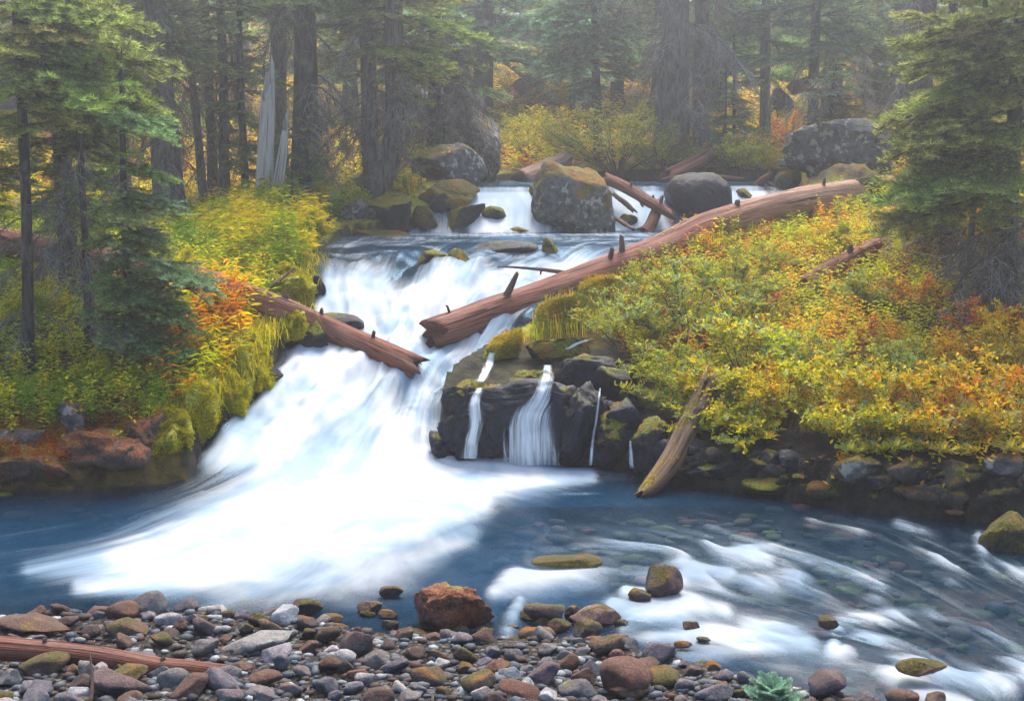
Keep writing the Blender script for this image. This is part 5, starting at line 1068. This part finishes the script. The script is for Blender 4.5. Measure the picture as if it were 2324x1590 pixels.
WIL = [shrub_mesh(500+k, 22, (5600, 4600, 4000, 3400)[k], (.054, .064, .076, .090)[k], (.021, .025, .030, .035)[k], [SAGE, YGR, (.20, .28, .10), YGR, SAGE, YEL, OLV][k % 2:], None, .80, 60) for k in range(4)]
WILY = [shrub_mesh(510+k, 20, (5200, 4400, 3600)[k], (.050, .060, .072)[k], (.022, .026, .030)[k], [SAGE, YGR, OLV, YEL, YGR, GOLD, ORA][k % 2:], None, .80, 34) for k in range(3)]
BUS = [shrub_mesh(520+k, 16, 3000, .080, .040, [GRN, YGR, YGR, YEL], None, .75) for k in range(3)]
BAC = [shrub_mesh(530+k, 26, 5200, .050, .017, [(.32, .35, .09), (.44, .46, .14), (.26, .30, .09), (.54, .50, .12)], None, .9) for k in range(2)]
HUC = [shrub_mesh(540+k, 14, 1800, .075, .036, [RUST, GOLD, PINK, RED, YEL], None, .75) for k in range(2)]
def shrub(kind, u, v, hpx, label, wide=1.0, name='willow_shrub', d=None, color=(1, 1, 1), tilt=None, cat='shrub', sink=.05):
    b = on_ground(u, v) if d is None else P(u, v, d); s = hpx*mpp(b[1]); rr = random.Random(int(u*3+v)); root = empty(name, b-np.array([0, 0, sink]), label=label, cat=cat)
    root.rotation_euler = (tilt[0] if tilt else 0, tilt[1] if tilt else 0, rr.uniform(0, 6.28) if not tilt else tilt[2]); root.scale = (s*wide, s*wide, s)
    f, st, ck = kind[rr.randrange(len(kind))]; put('stems', st, parent=root); put('foliage', f, parent=root, color=color)
    if ck: put('catkins', ck, parent=root, kind='stuff')
    return root
# right bank willows (base point in the picture, height in px)
for q in [(WIL,1490,690,130,'sage-green willow beside the long log with rusty catkins',1.0),(WIL,1420,790,130,'willow leaning over the wet rock face',1.0),(WIL,1560,790,170,'tallest catkin-dotted willow in the middle of the right bank',1.0),
 (WIL,1660,700,130,'grey-green willow right of the long log',1.05),(WIL,1520,900,130,'willow overhanging the dark wet rocks',1.1),(WIL,1690,880,150,'willow with golden sprays near the leaning mossy log',1.1),
 (WILY,1640,985,120,'low yellowing willow arching over the dark water',1.3),(WILY,1790,990,140,'yellow-tipped willow above the long flat shore rock',1.2),(WILY,1900,1010,150,'broad willow with drooping yellow sprigs by the upright stone',1.2),
 (WIL,1830,880,130,'pale green willow amid the reddish undergrowth',1.1),(WILY,2020,1010,150,'yellow-green willow above the leaf-strewn ledge',1.1),(WILY,2130,1020,150,'bright yellow shrub above the right bank stones',1.1),
 (WILY,2260,1010,170,'yellow shrub at the lower right edge of the bank',1.1),(WIL,2040,880,110,'small sage willow in the middle of the right slope',1.1),(WILY,2200,870,120,'gold-leaved shrub left of the right edge',1.1),
 (WILY,2310,860,150,'tall yellow shrub at the right edge',1.0),(WIL,1740,620,90,'low willow in front of the pale log section',1.2),(BUS,1900,590,95,'leafy green bush beside the rotten split log',1.0),(WIL,1960,700,80,'small willow clump below the rotten log',1.2),
 (HUC,1960,790,70,'reddish huckleberry bush in the right undergrowth',1.2),(HUC,2080,700,70,'pink-red shrub under the right fir twigs',1.1),(HUC,1750,790,70,'rust-orange shrub between the willows',1.3),(HUC,2230,770,90,'orange-leaved shrub below the dead fir skirts',1.2),
 (WILY,1710,1000,120,'yellow willow reaching low over the shaded wet shelf',1.2),(WILY,1980,1030,120,'drooping yellow willow between the bank stones',1.2),(WIL,1580,960,120,'sage willow hanging beside the leaning mossy log',1.1),(WIL,1430,620,70,'small willow tip poking over the long log',1.0),(BUS,1560,560,50,'low green bush in front of the long log',1.2)]:
    lowr = q[2] > 860 and q[0] is not HUC
    shrub(q[0], q[1], q[2]-(20 if q[2] > 960 else 0), q[3]*(1.22 if lowr else .95 if q[2] < 700 else 1.3), q[4], q[5], name='willow_shrub' if q[0] in (WIL, WILY) else 'shrub', tilt=(.42 if q[2] > 960 else .3, 0, R.uniform(-.4, .4)) if lowr else None, color=(1.12, .92, .8) if q[1] > 2090 else (1, 1, 1))
# left bank bushes
for q in [(BUS,470,540,90,'bright yellow-green bush left of the snags'),(BUS,560,520,80,'yellow-green bush at the foot of the tall snag'),(BUS,700,560,90,'yellow-green bush leaning over the upper pool'),(BUS,650,520,70,'low bush between the snags and the pool'),
 (BUS,420,650,90,'yellow-green bush behind the blue-green young fir'),(BUS,500,740,90,'bushy yellow-green shrub above the fireweed'),(BUS,560,720,70,'round bush beside the broken log'),(BUS,120,720,80,'green bush behind the slim left trunk'),
 (BUS,30,760,80,'yellow-green bush at the left edge'),(BUS,60,900,70,'low broad-leaved shrub at the foot of the slim trunk'),(BUS,170,900,80,'large-leaved yellow shrub above the grey pointed rock'),(BUS,230,870,70,'yellow leafy shrub below the young fir'),
 (BUS,20,520,90,'yellow-green bush behind the left logs'),(BUS,390,510,70,'bush in front of the big grey trunk'),(BUS,720,480,80,'yellow bush right of the thick dark trunk'),(HUC,430,900,60,'red and orange shrub on the moss edge'),(BUS,330,860,60,'small yellow shrub under the young fir'),(BUS,660,600,60,'low bush overhanging the left edge of the fall')]:
    shrub(q[0], q[1], q[2], q[3], q[4], 1.1, name='shrub')
# behind the falls
for q in [(BAC,1400,388,160,'big rounded olive willow behind the domed boulder',1.15,(1, 1, 1)),(BAC,1290,372,130,'pale yellow-green willow left of the big rounded one',1.0,(1.25, 1.15, 1)),(BAC,1200,360,120,'yellow-green willow above the grey boulder',.9,(1.35, 1.25, .9)),
 (BAC,1500,392,110,'olive willow in front of the massive grey trunk',1.0,(.9, .95, .95)),(WIL,1680,395,100,'green broad-leaved bush beside the far right fall',.9,(1, 1, 1)),(WILY,1720,408,80,'yellow bush above the far right fall',1.0,(1, 1, 1)),
 (HUC,1790,330,90,'orange-pink shrub left of the lichen boulder',.8,(1, 1, 1)),(BAC,1180,250,90,'golden shrub up the valley slope',1.0,(1.6, 1.2, .7)),(BAC,1290,260,90,'pale gold shrub up the valley behind the willow',1.0,(1.6, 1.25, .8)),
 (BUS,960,400,70,'yellow-leaved bush on the speckled grey boulder',.9,(1.2, 1, .9)),(BUS,930,440,60,'yellow bush at the base of the curved trunk',.9,(1.2, 1, .9)),(HUC,1940,290,70,'rusty shrub behind the small fir on the boulder',1.0,(1, 1, 1)),
 (BUS,2120,560,110,'yellow bush below the right fir boughs',1.2,(1.4, 1.0, .8)),(BUS,2230,560,110,'yellow bush behind the dark forked trunk',1.2,(1.4, 1.0, .8)),(BUS,2040,520,80,'yellow-green bush at the end of the long log',1.2,(1.2, 1, .9))]:
    shrub(q[0], q[1], q[2], q[3], q[4], q[5], name='willow_shrub' if q[0] in (BAC, WIL, WILY) else 'shrub', color=q[6])
# fir seedling in the foreground
b = on_ground(1748, 1640); fs = empty('fir_seedling', b, label='pale blue-green fir seedling in front of the gravel bar', cat='seedling'); rq = random.Random(3)
FBS = fir_branch(350, nside=6, sp=.011, nl=.11, nw=.012, droop=.02, base=(0.14, 0.28, 0.19), tip=(0.42, 0.62, 0.46))
hS = P(1752, 1562, b[1])[2]-b[2]; mb = MB(); mb.tube(np.array([[0, 0, 0], [.004, 0, hS*.6], [.006, 0, hS]]), [.007, .005, .003], 6, col=(.1, .07, .05)); put('trunk', mb.mesh('trunk', M_STEM), parent=fs)
for k in range(15):
    z = hS*(.45+.55*(k+.5)/15); a = k*2.4; put('branch', FBS, parent=fs, loc=(0.004, 0, z), rot=dir_rot((math.cos(a), math.sin(a), .35+.5*(k/15)), 0), scale=(.15-.06*k/15))
put('branch', FBS, parent=fs, loc=(0.004, 0, hS*.97), rot=dir_rot((0.05, 0, 1), 0), scale=.06)

# ================================================================== trickles over the right rock face
def mat_trickle():
    N = NT('falling_water'); fl = N.attr('flow', 'Vector'); e = N.attr('edge')
    s = N.noise(vscale(N, fl, (.9, 9, 0)), 1.0, 6, .65, dist=.8); a = N.math('MULTIPLY', N.ramp(N.math('ADD', s, N.math('MULTIPLY', e, .30)), .40, .95), .78)
    d = N.pbr((0.74, 0.82, 0.88), .4, .3); t = N.n('BsdfTransparent').outputs[0]
    return N.done(N.n('MixShader', {0: a, 1: t, 2: d}).outputs[0])
M_TRICK = mat_trickle()
def trickle(pts, label, seed, na=9):
    """pts: (u, v, half width px) down the rock, draped on what is there"""
    q = curve([(a, b_, c) for a, b_, c in pts], 40); rows = []; last = None
    for u, v, w in q:
        row = []
        for k in np.linspace(-1, 1, na):
            a, c = ray(u+k*w, v); d0 = Vector((a, 1, c)); h = bvh.ray_cast(Vector((0, 0, H)), d0.normalized()); dg = float(on_surface(u+k*w, v)); dd = min(h[0].y if h[0] is not None else 99, dg)
            row.append(dd)
        rows.append(row)
    D = np.array(rows); D = np.minimum.accumulate(D, axis=0) if False else D
    for it in range(3): D = np.minimum(D, (np.roll(D, 1, 0)+np.roll(D, -1, 0))/2*(1)+0*D) if False else D
    K = np.pad(D, ((2, 2), (1, 1)), 'edge'); S = np.min([K[i:i+D.shape[0], j:j+D.shape[1]] for i in range(5) for j in range(3)], 0); D = .5*S+.5*np.pad(S, ((1, 1), (0, 0)), 'edge')[:-2]-.02
    V = np.array([[P(q[i, 0]+k*q[i, 2], q[i, 1], D[i, j]) for j, k in enumerate(np.linspace(-1, 1, na))] for i in range(len(q))]).reshape(-1, 3)
    s = np.repeat(np.linspace(0, 1.2, len(q)), na); t = np.tile(np.linspace(-1, 1, na), len(q)); wr = np.repeat(q[:, 2], na)
    put('cascade', mk_mesh('cascade', V, grid_faces(len(q), na), M_TRICK, uv=np.stack([s*2+seed, t*wr*.016, s*0], 1), attrs=dict(edge=1-1.9*np.abs(t)**2.4)), label=label, cat='waterfall')
trickle([(1243,828,13),(1240,862,19),(1228,900,27),(1206,945,58),(1203,1000,74),(1205,1056,84)], 'wide veil-like trickle fanning over the dark rock face', 1, 15)
trickle([(1090,880,10),(1078,910,16),(1080,960,20),(1070,1000,20),(1066,1040,24)], 'narrow trickle over the corner of the dark rock face', 2)
trickle([(1118,800,10),(1108,830,14),(1090,868,14)], 'short trickle stepping off the sloping mossy ledge', 3)
trickle([(1362,880,3),(1355,940,4),(1345,1000,5),(1340,1055,6)], 'thread of water dripping down the shaded rock', 4, 5)
trickle([(1430,1000,4),(1432,1030,6),(1434,1062,7)], 'last thin thread of water by the leaning mossy log', 5, 5)
trickle([(1345,768,8),(1315,778,12),(1285,792,10)], 'thin sheet of water sliding over the mossy shelf', 6, 5)

# ================================================================== haze
hv = np.array([[x, y, z] for z in (-4.0, 17.0) for y in (-23.5, 102.5) for x in (-72.5, 73.0)])
hz_ = put('haze', mk_mesh('haze', hv, np.array([[0, 2, 3, 1], [4, 5, 7, 6], [0, 1, 5, 4], [2, 6, 7, 3], [0, 4, 6, 2], [1, 3, 7, 5]]), None, smooth=False), kind='stuff', label='pale morning mist filling the valley')
N = NT('mist'); vol = N.n('VolumePrincipled', {'Color': (0.93, 0.95, 0.96, 1), 'Density': HAZE_DENSITY, 'Anisotropy': 0.8}); N.t.links.new(vol.outputs[0], N.out.inputs['Volume']); hz_.data.materials.append(N.m)
